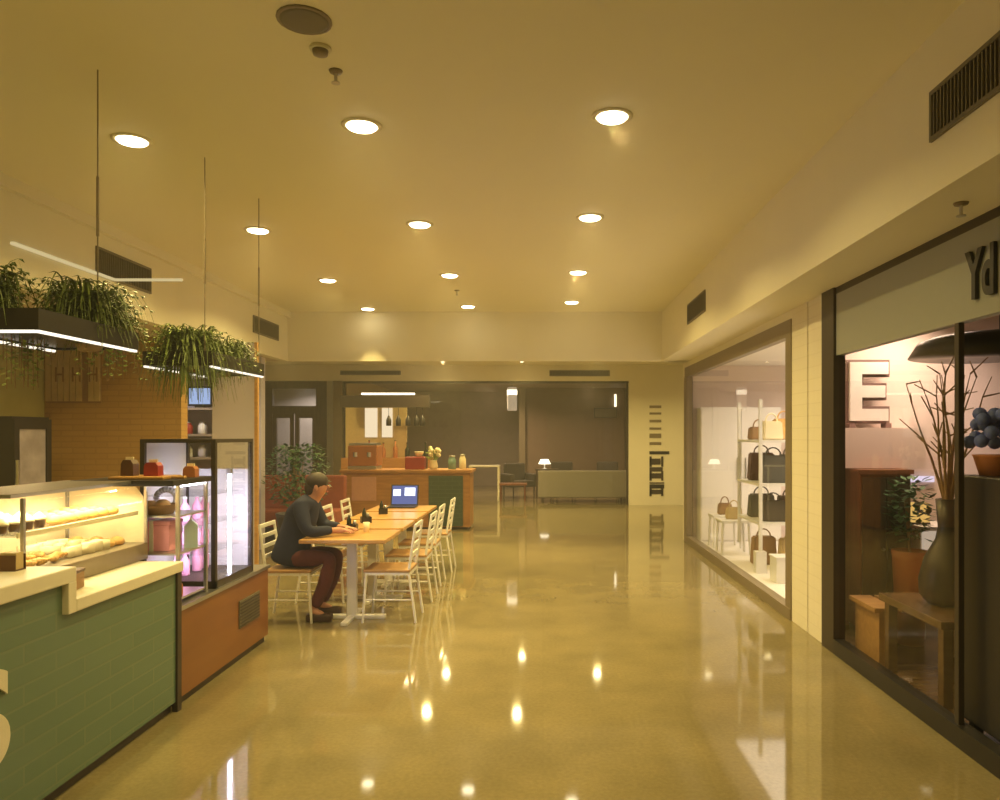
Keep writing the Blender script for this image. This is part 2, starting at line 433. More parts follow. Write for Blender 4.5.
# ------------------------------------------------------------------ lights in the ceiling
rows = [('nearest', (4.69, 4.47, 4.34)), ('second', (6.76, 6.57, 6.36)), ('third', (8.96, 8.68, 8.52)), ('farthest', (11.0, 10.8, 10.45))]
colsx = [('left', -2.57), ('middle', -1.08), ('right', .40)]
dl0 = None
def downlight_parts(t, glow, r=.09):
    bm = B(); n_ = 24; lathe(bm, [(r+.03, .002), (r+.03, -.006), (r+.006, -.009), (r, -.009), (r, .0)], n=n_)
    bmesh.ops.delete(bm, geom=[f for f in bm.faces if len(f.verts) > 4], context='FACES')
    obj('trim_ring', bm, M['wall'], t, True)
    bm = B(); lathe(bm, [(r, -.008), (r*.9, -.018), (r*.5, -.024), (.01, -.026)], n=24)
    obj('diffuser', bm, glow, t, True)
def downlight(loc, label, group, power, first=[None], spread=150):
    if first[0] is None:
        t = thing('ceiling_downlight', label, 'ceiling light', loc, group=group); downlight_parts(t, M['led_warm']); first[0] = t
    else: t = dup(first[0], loc, label=label, group=group)
    if power: lamp('downlight_lamp', (loc[0], loc[1], loc[2]-.06), power, spread=spread)
    return t
PW = 24.5
for rn, ys in rows:
    for (cn, x), y in zip(colsx, ys):
        downlight((x, y, CE), f'round recessed ceiling downlight, {rn} row, {cn} one of the three', 'corridor ceiling downlights', PW*{'nearest': .95, 'second': 1.5, 'third': 2.0, 'farthest': .5}[rn], spread=55 if rn == 'farthest' else 150)
for y in (2.3, .2, -2.0, -4.2):   # the corridor carries on behind the camera
    for x in (-2.57, -1.08, .40):
        lamp('corridor_lamp', (x, y, CE-.03), PW*(.25 if x > 0 else .5))
fr = [(-2.2, 16.4, 'left of two lights showing under the far bulkhead'), (-.46, 16.4, 'right of two lights showing under the far bulkhead')]
for x, y, lb in fr:
    downlight((x, y, 3.25), 'small round downlight, '+lb, 'cross corridor downlights', 34)
for x, y in ((-2.03, 13.1), (-.45, 13.0), (-1.96, 15.2), (1.1, 15.2), (3.18, 15.2), (-5.0, 14.5)):
    downlight((x, y, 3.25), 'round downlight in cross corridor hidden behind the far bulkhead, mirrored in floor', 'hidden cross corridor downlights', 36)

# ceiling speaker, smoke detector, sprinklers
t = thing('ceiling_speaker', 'round dark grille of a speaker in ceiling at top of view', 'speaker', (-1.06, 3.33, CE))
obj('grille', lathe(B(), [(.105, 0), (.105, -.008), (.09, -.012), (.01, -.013)]), M['grille'], t, True)
obj('rim', lathe(B(), [(.12, 0), (.12, -.006), (.105, -.009), (.105, 0)]), M['bronze'], t, True)
t = thing('smoke_detector', 'small round smoke detector between ceiling speaker and sprinkler', 'smoke detector', (-1.06, 3.57, CE))
obj('base', lathe(B(), [(.05, 0), (.05, -.015), (.01, -.016)]), M['wall'], t, True)
obj('sensor_dome', lathe(B(), [(.038, -.015), (.034, -.035), (.01, -.042)]), M['bronze'], t, True)
def sprinkler(loc, label):
    t = thing('sprinkler', label, 'sprinkler', loc)
    obj('flange', lathe(B(), [(.035, 0), (.03, -.01), (.01, -.012)]), M['bronze'], t, True)
    bm = B(); cyl(bm, (0, 0, -.01), (0, 0, -.06), .008); cyl(bm, (0, 0, -.06), (0, 0, -.064), .022)
    obj('nozzle', bm, M['steel'], t)
    return t
sprinkler((-1.05, 3.8, CE), 'small ceiling sprinkler just beyond the smoke detector')
sprinkler((-1.10, 9.6, CE), 'tiny far ceiling sprinkler between last two rows of downlights')
sprinkler((1.99, 3.57, SO), 'small sprinkler under the right soffit above the shop sign')

# vents
def vent(label, axis, loc, w, h, n):
    """grille on a wall: w along the wall, h high; axis = wall normal direction, geometry proud of the wall by 1.5 cm"""
    rz = {'-X': -PI/2, '+X': PI/2, '-Y': 0}[axis]
    t = thing('air_vent', label, 'air vent', loc, rz)
    bm = B(); f = .02
    box(bm, -w/2, w/2, -.015, 0, 0, f); box(bm, -w/2, w/2, -.015, 0, h-f, h)
    box(bm, -w/2, -w/2+f, -.015, 0, f, h-f); box(bm, w/2-f, w/2, -.015, 0, f, h-f)
    obj('frame', bm, M['grille'], t)
    bm = B()
    for k in range(n):
        x = -w/2+f+(w-2*f)*(k+.5)/n
        box(bm, x-.004, x+.004, -.012, -.002, f, h-f)
    obj('louvers', bm, M['grille'], t)
    obj('backing', box(B(), -w/2+f, w/2-f, -.003, 0, f, h-f), M['dark'], t)
    return t
vent('large dark air grille high on the right bulkhead at top right corner', '-X', (XR, 2.85, 2.99), 1.2, .23, 40)
vent('small air grille far along the right bulkhead near the end', '-X', (XR, 8.75, 3.0), 1.0, .24, 30)
vent('dark air grille on left bulkhead above the hanging ferns', '+X', (XL, 6.9, 3.02), .9, .25, 30)
vent('small air grille far along the left bulkhead near the corner', '+X', (XL, 10.42, 3.0), .95, .23, 30)
vent('thin slot vent over the dark doors on far lintel, left one', '-Y', (-4.0, YG, 3.02), 1.4, .1, 40)
vent('thin slot vent on far lintel above the grey sofa', '-Y', (.85, YG, 2.99), 1.4, .14, 40)

# light profile on the left bulkhead
t = thing('light_profile', 'thin glowing L-shaped light line on left bulkhead above the ferns', 'light strip', (XL, 6.7, 3.02))
bm = B(); box(bm, .0, .03, -1.28, .0, 0, .02); obj('long_strip', bm, M['led_cove'], t)
bm = B(); box(bm, 0, .62, -.0, .03, 0, .02); obj('short_strip', bm, M['led_cove'], t)

# ------------------------------------------------------------------ hanging planters with ferns
def fern(loc, r, h, n, label, m, droop=1.0, low=.13, seed=1, elong=1.0, group=None):
    rnd = random.Random(seed)
    t = thing('hanging_fern', label, 'plant', loc, group=group)
    bm = B()
    for k in range(n):
        a = rnd.uniform(0, 2*PI); L = r*rnd.uniform(.55, 1.1); up = h*rnd.uniform(.35, 1.0)
        w = rnd.uniform(.006, .012); d = Vector((math.cos(a), math.sin(a)*elong, 0)); s = Vector((-math.sin(a), math.cos(a), 0))
        off = Vector((rnd.uniform(-.06, .06), rnd.uniform(-.1, .1)*elong, 0))
        pr = None; ns = 6
        for i in range(ns+1):
            u = i/ns
            p = off+d*(L*u)+Vector((0, 0, up*math.sin(u*PI*.75)*1.2-low*droop*u**3*rnd.uniform(.8, 1.6)))
            ww = w*(1-u*.85)*(1 if i else .5)
            a1 = bm.verts.new(p-s*ww); a2 = bm.verts.new(p+s*ww)
            if pr: bm.faces.new((pr[0], pr[1], a2, a1))
            pr = (a1, a2)
            if 0 < i < ns:                       # small leaflets either side
                for sg_ in (-1, 1):
                    q = p+s*sg_*(.035*(1-u*.6)+.008)+d*.02+Vector((0, 0, -.012))
                    v1 = bm.verts.new(p); v2 = bm.verts.new(p+d*.018); v3 = bm.verts.new(q)
                    bm.faces.new((v1, v2, v3))
    obj('fronds', bm, m, t)
    bm = B(); lathe(bm, [(.05, -.06), (.075, .0), (.06, .02)], n=12); obj('root_ball', bm, M['bark'], t, True)
    return t

def planter(label, y0, y1, rods, end=True):
    """open black trough frame hung from the ceiling on thin rods with light strips along its lower edge"""
    x0, x1, z0, z1 = -2.66, -2.20, 2.105, 2.20
    t = thing('hanging_planter', label, 'planter', (0, 0, 0))
    bm = B()
    for x in (x0, x1-.02): box(bm, x, x+.02, y0, y1, z0, z1)
    for y in (y0, y1-.02): box(bm, x0+.02, x1-.02, y, y+.02, z0, z1)
    box(bm, x0+.02, x1-.02, y0+.02, y1-.02, z0+.01, z0+.02)
    obj('trough', bm, M['black'], t)
    bm = B()
    box(bm, x1-.018, x1-.002, y0+.01, y1-.01, z0-.012, z0); box(bm, x0+.002, x0+.018, y0+.01, y1-.01, z0-.012, z0)
    if end: box(bm, x0+.02, x1-.02, y0+.002, y0+.018, z0-.012, z0)
    obj('light_strip', bm, M['led_strip'], t)
    for x, y in rods:
        r = obj('hanging_rod', cyl(B(), (x, y, z1), (x, y, CE), .0035, n=8), M['bronze'], t)
        obj('turnbuckle', cyl(B(), (x, y, 2.65), (x, y, 2.95), .007, n=8), M['bronze'], r)
    return t
planter('black hanging planter with light strip over the tall counter end, nearer one', 3.27, 4.08, [(-2.25, 3.79), (-2.62, 3.3)])
planter('black hanging planter with light strip over the orange display base, farther one', 4.98, 5.92, [(-2.25, 4.99), (-2.22, 5.86)], False)
fern((-2.50, 3.34, 2.16), .17, .26, 200, 'green fern at far left end of nearer hanging planter', M['leaf'], seed=3)
fern((-2.36, 3.90, 2.14), .27, .28, 320, 'bushy green fern at right end of nearer hanging planter', M['leaf'], seed=4)
fern((-2.42, 5.14, 2.14), .28, .26, 340, 'bushy fern at near end of the farther hanging planter', M['leaf'], low=.26, seed=5)
fern((-2.40, 5.62, 2.14), .24, .22, 240, 'smaller fern at far end of the farther hanging planter', M['leaf'], seed=6)
def trailing(loc, n, ln, label, m, seed):
    rnd = random.Random(seed); bm = B(); sb = B()
    for k in range(n):
        x, y = rnd.uniform(-.1, .1), rnd.uniform(-.14, .14); l = ln*rnd.uniform(.4, 1); st = int(l/.025)
        cyl(sb, (x, y, .03), (x, y, -l), .002, n=5); cyl(sb, (x, y, .02), (0, 0, .02), .002, n=5)
        for i in range(st):
            z = -i*.025; a = rnd.uniform(0, 6.28); s = .03
            d = Vector((math.cos(a), math.sin(a), -.5))*s; q = Vector((-math.sin(a), math.cos(a), 0))*.012
            p = Vector((x+rnd.uniform(-.01, .01), y, z))
            v = [bm.verts.new(p), bm.verts.new(p+d*.5+q), bm.verts.new(p+d), bm.verts.new(p+d*.5-q)]; bm.faces.new(v)
    t = thing('trailing_plant', label, 'plant', loc); obj('leaves', bm, m, t); obj('stems', sb, M['bark'], t); return t
trailing((-2.55, 3.62, 2.10), 26, .24, 'lime trailing plant hanging below nearer planter by its left end', M['leaf3'], 11)
trailing((-2.34, 4.02, 2.10), 20, .18, 'wispy trailing greenery below right end of nearer planter', M['leaf3'], 12)

# ------------------------------------------------------------------ left counter
XC = -2.18
t = thing('tiled_counter', 'green tiled service counter with stepped cream top at lower left', 'counter')
obj('tiled_body', box(B(), -2.85, XC, 1.2, 4.47, .06, .83), M['tilegreen'], t)
obj('tiled_upper', box(B(), -2.85, XC, 1.2, 3.40, .83, .97), M['tilegreen'], t)
obj('plinth', box(B(), -2.80, XC-.03, 1.2, 4.45, 0, .06), M['dark'], t)
bm = B(); box(bm, -2.9, XC+.03, 1.2, 3.46, .97, 1.04, .006); box(bm, -2.9, XC+.03, 3.40, 3.46, .83, .975, .004)
obj('high_top', bm, M['cream'], t)
obj('low_top', box(B(), -2.9, XC+.03, 3.46, 4.49, .83, .89, .006), M['cream'], t)
obj('edge_post', box(B(), XC-.02, XC+.012, 4.45, 4.50, 0, .83), M['dark'], t)
so_ = text('lettering', 'S', .57, M['cream'], t, (XC+.003, 2.72, .32), (PI/2, 0, PI/2), .008, 1.0, .012)

sx_ = [v.co.x for v in so_.data.vertices]; sy_ = [v.co.y for v in so_.data.vertices]
for v in so_.data.vertices: v.co.y = (v.co.y-min(sy_))*.40/(max(sy_)-min(sy_))
so_.location.y = 3.055-max(sx_)      # the last letter of the word ends here
# pastry display case on the low counter top
t = thing('pastry_case', 'lit glass pastry display case on the low counter top', 'display case', (-2.66, 4.03, .89))
W, D, H = .50, 1.1, .46      # x depth, y length, height
obj('base_tray', box(B(), -W/2, W/2, -D/2, D/2, 0, .10, .006), M['bronze'], t)
for x in (-W/2+.01, W/2-.01):
    for y in (-D/2+.01, D/2-.01): obj('corner_post', box(B(), x-.008, x+.008, y-.008, y+.008, .10, H), M['steel'], t)
obj('back_panel', box(B(), -W/2, -W/2+.006, -D/2+.02, D/2-.02, .10, H), M['icing'], t)  # pale sheet added to give the case a bright background
obj('top_panel', box(B(), -W/2, W/2-.06, -D/2, D/2, H, H+.018), M['steel'], t)
g = B()
prof = [(W/2-.005, .10), (W/2, .26), (W/2-.02, .38), (W/2-.08, H)]
v = [[g.verts.new((px, y, pz)) for px, pz in prof] for y in (-D/2+.02, D/2-.02)]
for i in range(3): g.faces.new((v[0][i], v[1][i], v[1][i+1], v[0][i+1]))
obj('curved_glass', g, M['caseglass'], t, True)
for y in (-D/2+.004, D/2-.004):
    g = B(); prism(g, [(-W/2+.02, .1), (W/2-.02, .1), (W/2-.015, .26), (W/2-.03, .38), (W/2-.09, H), (-W/2+.02, H)], 'Y', y-.002, y+.002)
    obj('end_glass' if y < 0 else 'added_end_panel', g, M['caseglass'] if y < 0 else M['icing'], t)  # far end is an opaque pale sheet added to brighten the case
obj('glass_shelf', box(B(), -W/2+.03, W/2-.05, -D/2+.02, D/2-.02, .275, .283), M['caseglass'], t)
bm = B(); box(bm, -.02, .0, -D/2+.05, D/2-.05, H-.016, H-.002); obj('light_strip', bm, M['led_case'], t)
bm = B(); box(bm, -.16, -.14, -D/2+.05, D/2-.05, .262, .273); obj('shelf_light_strip', bm, M['led_case'], t)
obj('shelf_lip', box(B(), W/2-.055, W/2-.045, -D/2+.03, D/2-.03, .27, .295), M['icing'], t)
# the baked goods
def croissant():
    bm = B()
    for i in range(7):
        a = -1.1+2.2*i/6; r = .022*(1-.55*abs(i-3)/3)
        ball(bm, (.05*math.cos(a)-.03, .05*math.sin(a), .022), r*1.05, r*.9, r, 8)
    return bm
def bun():
    bm = B(); lathe(bm, [(.034, 0), (.043, .012), (.040, .03), (.026, .044), (.005, .05)], n=14); return bm
def cake():
    bm = B(); prism(bm, [(-.05, -.03), (.05, 0), (-.05, .03)], 'Z', 0, .055); return bm
def cup():
    bm = B(); lathe(bm, [(.022, 0), (.03, .035), (.034, .04), (.026, .055), (.012, .07), (.002, .075)], n=12); return bm
rnd = random.Random(5)
def bake(kind, bm, m, z, ys, xs, cat, label, group, topping=None):
    proto = None
    for y in ys:
        for x in xs:
            loc = (-2.66+x, 4.03+y, z)
            if proto is None:
                proto = obj(kind, bm, m, None, True)
                tag(proto, label, cat, group, loc, rnd.uniform(0, 6))
                if topping: obj('icing', topping, M['icing'], proto, True)
            else: dup(proto, loc, rnd.uniform(0, 6))
bake('croissant', croissant(), M['pastry'], .992, (-.46, -.37, -.28, -.19, -.10), (-.13, .0, .13), 'pastry', 'golden croissant on floor of the pastry case, near half', 'croissants in the pastry case')
bake('cake_slice', cake(), M['icing'], .992, (.0, .085, .17, .25), (-.11, .02, .14), 'cake', 'pale cake slice on floor of the pastry case, middle', 'cake slices in the pastry case')
bake('bread_bun', bun(), M['pastry'], .992, (.34, .44), (-.12, .0, .12), 'bun', 'round bun on floor of the pastry case, far end', 'buns in the pastry case')
top = B(); lathe(top, [(.034, .038), (.03, .052), (.014, .07), (.003, .078)], n=12)
bake('cupcake', cup(), M['choc'], 1.174, (-.46, -.37, -.28, -.19), (-.12, -.02, .08), 'cupcake', 'iced cupcake on upper glass shelf of the pastry case', 'cupcakes on the upper case shelf', top)
bake('round_loaf', bun(), M['pastry'], 1.174, (-.07, .03, .13, .23, .33, .43), (-.12, -.01, .09), 'bread', 'small round loaf on upper glass shelf of the pastry case', 'loaves on the upper case shelf')
lamp('case_lamp', (-2.62, 4.03, 1.325), 13, (1, .82, .45), .3, rot=(0, 0, 0), sy=.9)
# small things on the counter
t = thing('card_box', 'small brown card box on low counter in front of pastry case', 'box', (-2.32, 3.66, .89), .2)
obj('carton', box(B(), -.05, .05, -.07, .07, 0, .08, .004), M['kraft'], t); obj('lid', box(B(), -.054, .054, -.074, .074, .08, .095, .004), M['choc'], t)
def jar(loc, label, m, r=.04, h=.12, group=None):
    t = thing('glass_jar', label, 'jar', loc, group=group)
    obj('jar_body', lathe(B(), [(r*.9, 0), (r, .01), (r, h*.75), (r*.7, h*.88), (r*.7, h)]), m, t, True)
    obj('lid', lathe(B(), [(r*.78, h), (r*.78, h+.018), (.004, h+.02)]), M['steel'], t, True)
    return t
jar((-2.55, 3.30, 1.04), 'small tan jar on tall counter end beside the pastry case', M['tan'])
jar((-2.62, 3.15, 1.04), 'pale jar at left edge on the tall counter top', M['icing'], .045, .11)
t = thing('napkin_holder', 'small dark napkin holder on tall counter near the step', 'napkin holder', (-2.38, 3.36, 1.04))
bm = B(); box(bm, -.04, .04, -.035, -.03, 0, .07); box(bm, -.04, .04, .03, .035, 0, .07); box(bm, -.04, .04, -.03, .03, 0, .006); obj('holder', bm, M['choc'], t)
obj('napkins', box(B(), -.036, .036, -.024, .024, .006, .08), M['tan'], t)

# ------------------------------------------------------------------ orange display base and cases on it
t = thing('orange_display_base', 'low orange panelled display base beyond the green counter', 'counter')
obj('body', box(B(), -3.0, -2.2, 4.52, 6.0, .05, .58), M['orange'], t)
obj('plinth', box(B(), -2.97, -2.22, 4.55, 5.97, 0, .05), M['dark'], t)
obj('top_edge', box(B(), -3.02, -2.185, 4.51, 6.01, .58, .605), M['steel'], t)
gr = B(); box(gr, -2.2, -2.19, 5.42, 5.8, .24, .44)
gg = obj('vent_grille', gr, M['grille'], t)
bm = B()
for k in range(8): box(bm, -2.192, -2.186, 5.43, 5.79, .252+k*.023, .262+k*.023)
obj('louvers', bm, M['dark'], gg)

# open product shelf
t = thing('open_display_rack', 'open product rack with black top between pastry case and lit fridge', 'display rack', (0, 0, .605))
for x in (-2.78, -2.24):
    for y in (4.60, 4.98): obj('post', box(B(), x-.01, x+.01, y-.01, y+.01, 0, .73), M['steel'], t)
obj('top', box(B(), -2.84, -2.22, 4.50, 5.02, .73, .765, .004), M['black'], t)
obj('light_strip', box(B(), -2.27, -2.25, 4.62, 4.96, .715, .728), M['rack_fill_glow'], t)  # glowing strip added under the top to brighten the goods
for z in (.02, .30, .53): obj('shelf', box(B(), -2.78, -2.24, 4.6, 4.98, z, z+.012), M['steel'], t)
def bag(loc, label, m, w=.1, d=.07, h=.12, rz=0, group=None):
    t = thing('packet', label, 'packet', loc, rz, group)
    bm = B(); prism(bm, [(-w/2, 0), (w/2, 0), (w/2*.95, h*.75), (w*.3, h), (-w*.3, h), (-w/2*.95, h*.75)], 'Y', -d/2, d/2); obj('pouch', bm, m, t)
    obj('top_seal', box(B(), -w*.3, w*.3, -.006, .006, h, h+.018), M['icing'], t)
    return t
t = thing('serving_board', 'wooden serving board on black top of the open rack', 'tray', (-2.5, 4.72, 1.37))
obj('board', box(B(), -.17, .17, -.12, .12, 0, .018, .005), M['honey'], t)
obj('handle', box(B(), .17, .25, -.02, .02, 0, .016, .004), M['honey'], t)
bag((-2.44, 4.70, 1.388), 'red packet standing on the wooden serving board', M['red'], .09, .07, .085)
bag((-2.60, 4.72, 1.388), 'dark packet standing on the wooden serving board', M['choc'], .08, .07, .10)
bag((-2.30, 4.90, 1.37), 'orange packet on black rack top beside the serving board', M['terracotta'], .08, .06, .07)
# white ring cake on stand
t = thing('ring_cake', 'white ring cake propped upright on upper shelf of open rack', 'cake', (-2.44, 4.86, 1.147), .15)
bm = B()
for k in range(20):
    a, b = 2*PI*k/20, 2*PI*(k+1)/20
    cyl(bm, (.062*math.cos(a), 0, .082+.062*math.sin(a)), (.062*math.cos(b), 0, .082+.062*math.sin(b)), .02, n=8)
obj('ring', bm, M['white'], t, True)
obj('stand', box(B(), -.05, .05, -.04, .04, 0, .015), M['steel'], t)
t = thing('bread_basket', 'brown basket of rolls on upper shelf of open rack', 'basket', (-2.42, 4.73, 1.147))
obj('basket', lathe(B(), [(.08, 0), (.105, .05), (.11, .06), (.095, .06), (.09, .05)]), M['kraft'], t, True)
for k, (x, y) in enumerate(((-.04, -.03), (.04, -.03), (0, .045))):
    tag(obj('bread_roll', lathe(B(), [(.035, 0), (.045, .015), (.04, .032), (.02, .045), (.004, .047)]), M['pastry'], None, True), 'browned bread roll in the basket on the open rack', 'bread', 'rolls in the basket', (-2.42+x, 4.73+y, 1.187))
t = thing('gift_box', 'pink box on middle shelf of the open rack', 'box', (-2.44, 4.76, .917))
obj('carton', box(B(), -.11, .11, -.085, .085, 0, .165, .006), M['pink'], t); obj('lid', box(B(), -.115, .115, -.09, .09, .165, .19, .006), M['pink'], t)
obj('ribbon', box(B(), -.012, .012, -.092, .092, .0, .193), M['white'], t)
t = thing('milk_carton', 'pale blue carton beside pink box on the open rack', 'carton', (-2.285, 4.87, .917), .4)
bm = B(); prism(bm, [(-.04, 0), (.04, 0), (.04, .14), (.005, .18), (-.005, .18), (-.04, .14)], 'Y', -.04, .04); obj('carton', bm, M['blue'], t)
obj('top_fold', box(B(), -.006, .006, -.04, .04, .18, .195), M['white'], t)
jar((-2.27, 4.66, .605+.032), 'small amber jar at front of the lower rack shelf', M['terracotta'], .03, .1)

# lit upright fridge
t = thing('display_fridge', 'tall upright glass display fridge with cool white light tube', 'fridge', (0, 0, .605))
x0, x1, y0, y1, zt = -2.72, -2.21, 5.06, 5.72, .985
bm = B()
for x in (x0, x1-.03):
    for y in (y0, y1-.03): box(bm, x, x+.03, y, y+.03, 0, zt)
box(bm, x0, x1, y0, y1, 0, .05); box(bm, x0, x1, y0, y1, zt, zt+.025)
obj('frame', bm, M['dark'], t)
obj('back_panel', box(B(), x0+.005, x0+.012, y0+.03, y1-.03, .05, zt), M['white'], t)
obj('far_panel', box(B(), x0+.03, x1-.03, y1-.02, y1-.012, .05, .78), M['white'], t)
obj('front_glass', box(B(), x1-.012, x1-.006, y0+.03, y1-.03, .05, zt), M['caseglass'], t)
obj('side_glass', box(B(), x0+.03, x1-.03, y0+.006, y0+.012, .05, zt), M['caseglass'], t)
for z in (.22, .42, .62): obj('shelf', box(B(), x0+.02, x1-.09, y0+.03, y1-.05, z, z+.008), M['caseglass'], t)
obj('light_tube', cyl(B(), (x1-.03, 5.36, .055), (x1-.03, 5.36, .76), .011, n=12), M['led_tube'], t)
obj('tube_cap', box(B(), x1-.045, x1-.015, 5.34, 5.38, .76, .80), M['steel'], t)
lamp('fridge_lamp', (x1-.0165, 5.36, 1.02), 6, (.76, .70, 1.0), .68, rot=(0, -PI/2, 0), sy=.02)
lamp('added_fridge_fill', (-2.45, 5.11, 1.0), 5, (.78, .72, 1.0), .3, rot=(PI/2, 0, 0), sy=.6)  # extra fill added besides the tube to brighten the interior
def small_bottle(loc, label, group, m, proto=[None]):
    if proto[0] is None:
        b = thing('drink_bottle', label, 'bottle', loc, group=group)
        obj('bottle_body', lathe(B(), [(.03, 0), (.032, .01), (.032, .1), (.012, .135), (.012, .16)], n=12), m, b, True)
        obj('cap', lathe(B(), [(.014, .16), (.014, .175), (.003, .176)], n=12), M['white'], b, True); proto[0] = b; return b
    return dup(proto[0], loc, label=label, group=group)
for z, nm in ((.05, 'bottom'), (.228, 'second'), (.428, 'third')):
    for y in (5.16, 5.28, 5.46, 5.58):
        small_bottle((-2.52, y, .605+z), f'rose drink bottle on the {nm} shelf of the lit fridge', f'bottles on the {nm} fridge shelf', M['pink'])

# ------------------------------------------------------------------ behind the counter
t = thing('bottle_cooler', 'tall black drinks cooler with pale glass door at far left', 'fridge', (-5.34, 7.43, 0))
obj('cabinet', box(B(), -.29, .27, -.27, .27, 0, 1.82), M['black'], t)
bm = B(); box(bm, .27, .295, -.27, -.20, .1, 1.80); box(bm, .27, .295, .20, .27, .1, 1.80); box(bm, .27, .295, -.20, .20, .1, .25); box(bm, .27, .295, -.20, .20, 1.70, 1.80)
obj('door_frame', bm, M['black'], t)
dr = obj('glass_door', box(B(), .272, .28, -.20, .20, .25, 1.70), mat('cooler_glass', (.30, .27, .30), .15, var=.5, scale=6), t, label='pale glass of the cooler door')
obj('handle', box(B(), .295, .32, -.26, -.24, .6, 1.4), M['steel'], dr)
t = thing('menu_board', 'pale slatted menu board hung on the amber brick wall', 'sign', (-5.28, 8.5, 2.02))
bm = B()
for k in range(9):
    if k == 6: continue
    x = -.31+k*.069; box(bm, x-.030, x+.030, -.03, -.012, 0, .58)
obj('slats', bm, M['tan'], t)
obj('backing', box(B(), -.34, .28, -.012, 0, -.02, .6), M['kraft'], t)
for k, tx in enumerate(('H', 'H', 'H')):
    text('lettering', tx, .24, M['kraft'], t, (-.24+k*.19, -.034, .22), (PI/2, 0, 0), .003, .7)
# shelving in the alcove with small lit screen
t = thing('alcove_shelf', 'dark open shelving in narrow gap between brick wall and pillar', 'shelf', (0, 0, 0))
for x in (-5.3, -4.5): obj('upright', box(B(), x, x+.04, 10.25, 10.69, 0, 2.45), M['taupe'], t)
for z in (.4, .9, 1.3, 1.62, 1.98, 2.41): obj('shelf_board', box(B(), -5.26, -4.5, 10.25, 10.69, z, z+.03), M['taupe'], t)
t = thing('small_television', 'small glowing blue screen on top shelf of alcove', 'television', (-4.76, 10.4, 2.01))
obj('housing', box(B(), -.17, .17, 0, .04, .03, .30, .006), M['black'], t); obj('screen', box(B(), -.145, .145, -.004, 0, .055, .275), M['tv'], t)
obj('stand', box(B(), -.06, .06, -.02, .06, 0, .03), M['black'], t)
for x, z, m, nm in ((-4.92, 1.65, M['red'], 'red jar on the alcove shelf under the small screen'), (-4.72, 1.65, M['white'], 'white jar on the alcove shelf under the small screen'),
                    (-4.92, 1.33, M['white'], 'white jar on lower alcove shelf, left one'), (-4.72, 1.33, M['lilac'], 'lilac jar on lower alcove shelf, right one')):
    jar((x, 10.4, z), nm, m, .06, .15)

# ------------------------------------------------------------------ tables, chairs, person
def make_table(loc, label):
    t = thing('cafe_table', label, 'table', loc, group='cafe tables in a row')
    obj('tabletop', box(B(), -.37, .37, -.34, .34, .715, .75, .006), M['honey'], t)
    obj('post', box(B(), -.045, .045, -.02, .02, .03, .70, .004), M['white_metal'], t)
    bm = B(); box(bm, -.30, .30, -.03, .03, 0, .035, .005); obj('foot_bar', bm, M['white_metal'], t)
    bm = B(); box(bm, -.03, .03, -.28, .28, 0, .03, .005); obj('cross_bar', bm, M['white_metal'], t)
    bm = B(); box(bm, -.25, .25, -.03, .03, .695, .715); box(bm, -.03, .03, -.25, .25, .695, .715); obj('top_bracket', bm, M['white_metal'], t)
    return t
TY = [6.72, 7.52, 8.32, 9.12]
tl = ['honey wood cafe table nearest to the camera, with seated person', 'honey wood cafe table second in the row', 'honey wood cafe table third in the row', 'honey wood cafe table farthest in the row, with laptop']
tb = make_table((-1.71, TY[0], 0), tl[0])
for y, l in zip(TY[1:], tl[1:]): dup(tb, (-1.71, y, 0), label=l)

def make_chair(loc, rz, label):
    """faces +X locally: seat over x -.2..+.2, back at x=-.2"""
    t = thing('slat_back_chair', label, 'chair', loc, rz, 'white cafe chairs')
    obj('seat', box(B(), -.20, .21, -.20, .20, .44, .465, .008), M['seatwood'], t)
    fr = B(); box(fr, -.19, .20, -.19, -.17, .415, .44); box(fr, -.19, .20, .17, .19, .415, .44); box(fr, .18, .20, -.19, .19, .415, .44); box(fr, -.2, -.18, -.19, .19, .415, .44)
    obj('seat_frame', fr, M['white_metal'], t)
    for y in (-.18, .18):
        obj('leg', cyl(B(), (.185, y, .44), (.215, y*1.06, 0), .013, .011), M['white_metal'], t)
        bm = B(); cyl(bm, (-.185, y, .44), (-.25, y*1.06, 0), .013, .011); cyl(bm, (-.185, y, .44), (-.245, y, .86), .013, .012)
        obj('leg', bm, M['white_metal'], t)
    bm = B()
    for k in range(4):
        z = .56+k*.088; x = -.185-.06*(z-.44)/.42
        box(bm, x-.008, x+.008, -.175, .175, z, z+.036, .003)
    obj('backrest', bm, M['white_metal'], t)
    for y in (-.185, .185): obj('stretcher', cyl(B(), (.2, y, .2), (-.215, y, .2), .008), M['white_metal'], t)
    return t
ords = ['nearest', 'second', 'third', 'farthest']
ch = make_chair((-1.36, TY[0]+.02, 0), PI, 'white slat-back chair on aisle side of the nearest cafe table')
for k in (1, 2, 3):
    dup(ch, (-1.36+.02*(k % 2), TY[k]+.03*(k % 2), 0), PI, f'white slat-back chair on aisle side of the {ords[k]} cafe table')
for k in (0, 1, 2, 3):
    l = 'white slat-back chair under the seated person in navy' if k == 0 else f'white slat-back chair on wall side of the {ords[k]} cafe table'
    dup(ch, (-2.23 if k == 0 else -2.16, TY[k]-.02*(k % 2), 0), 0, l)

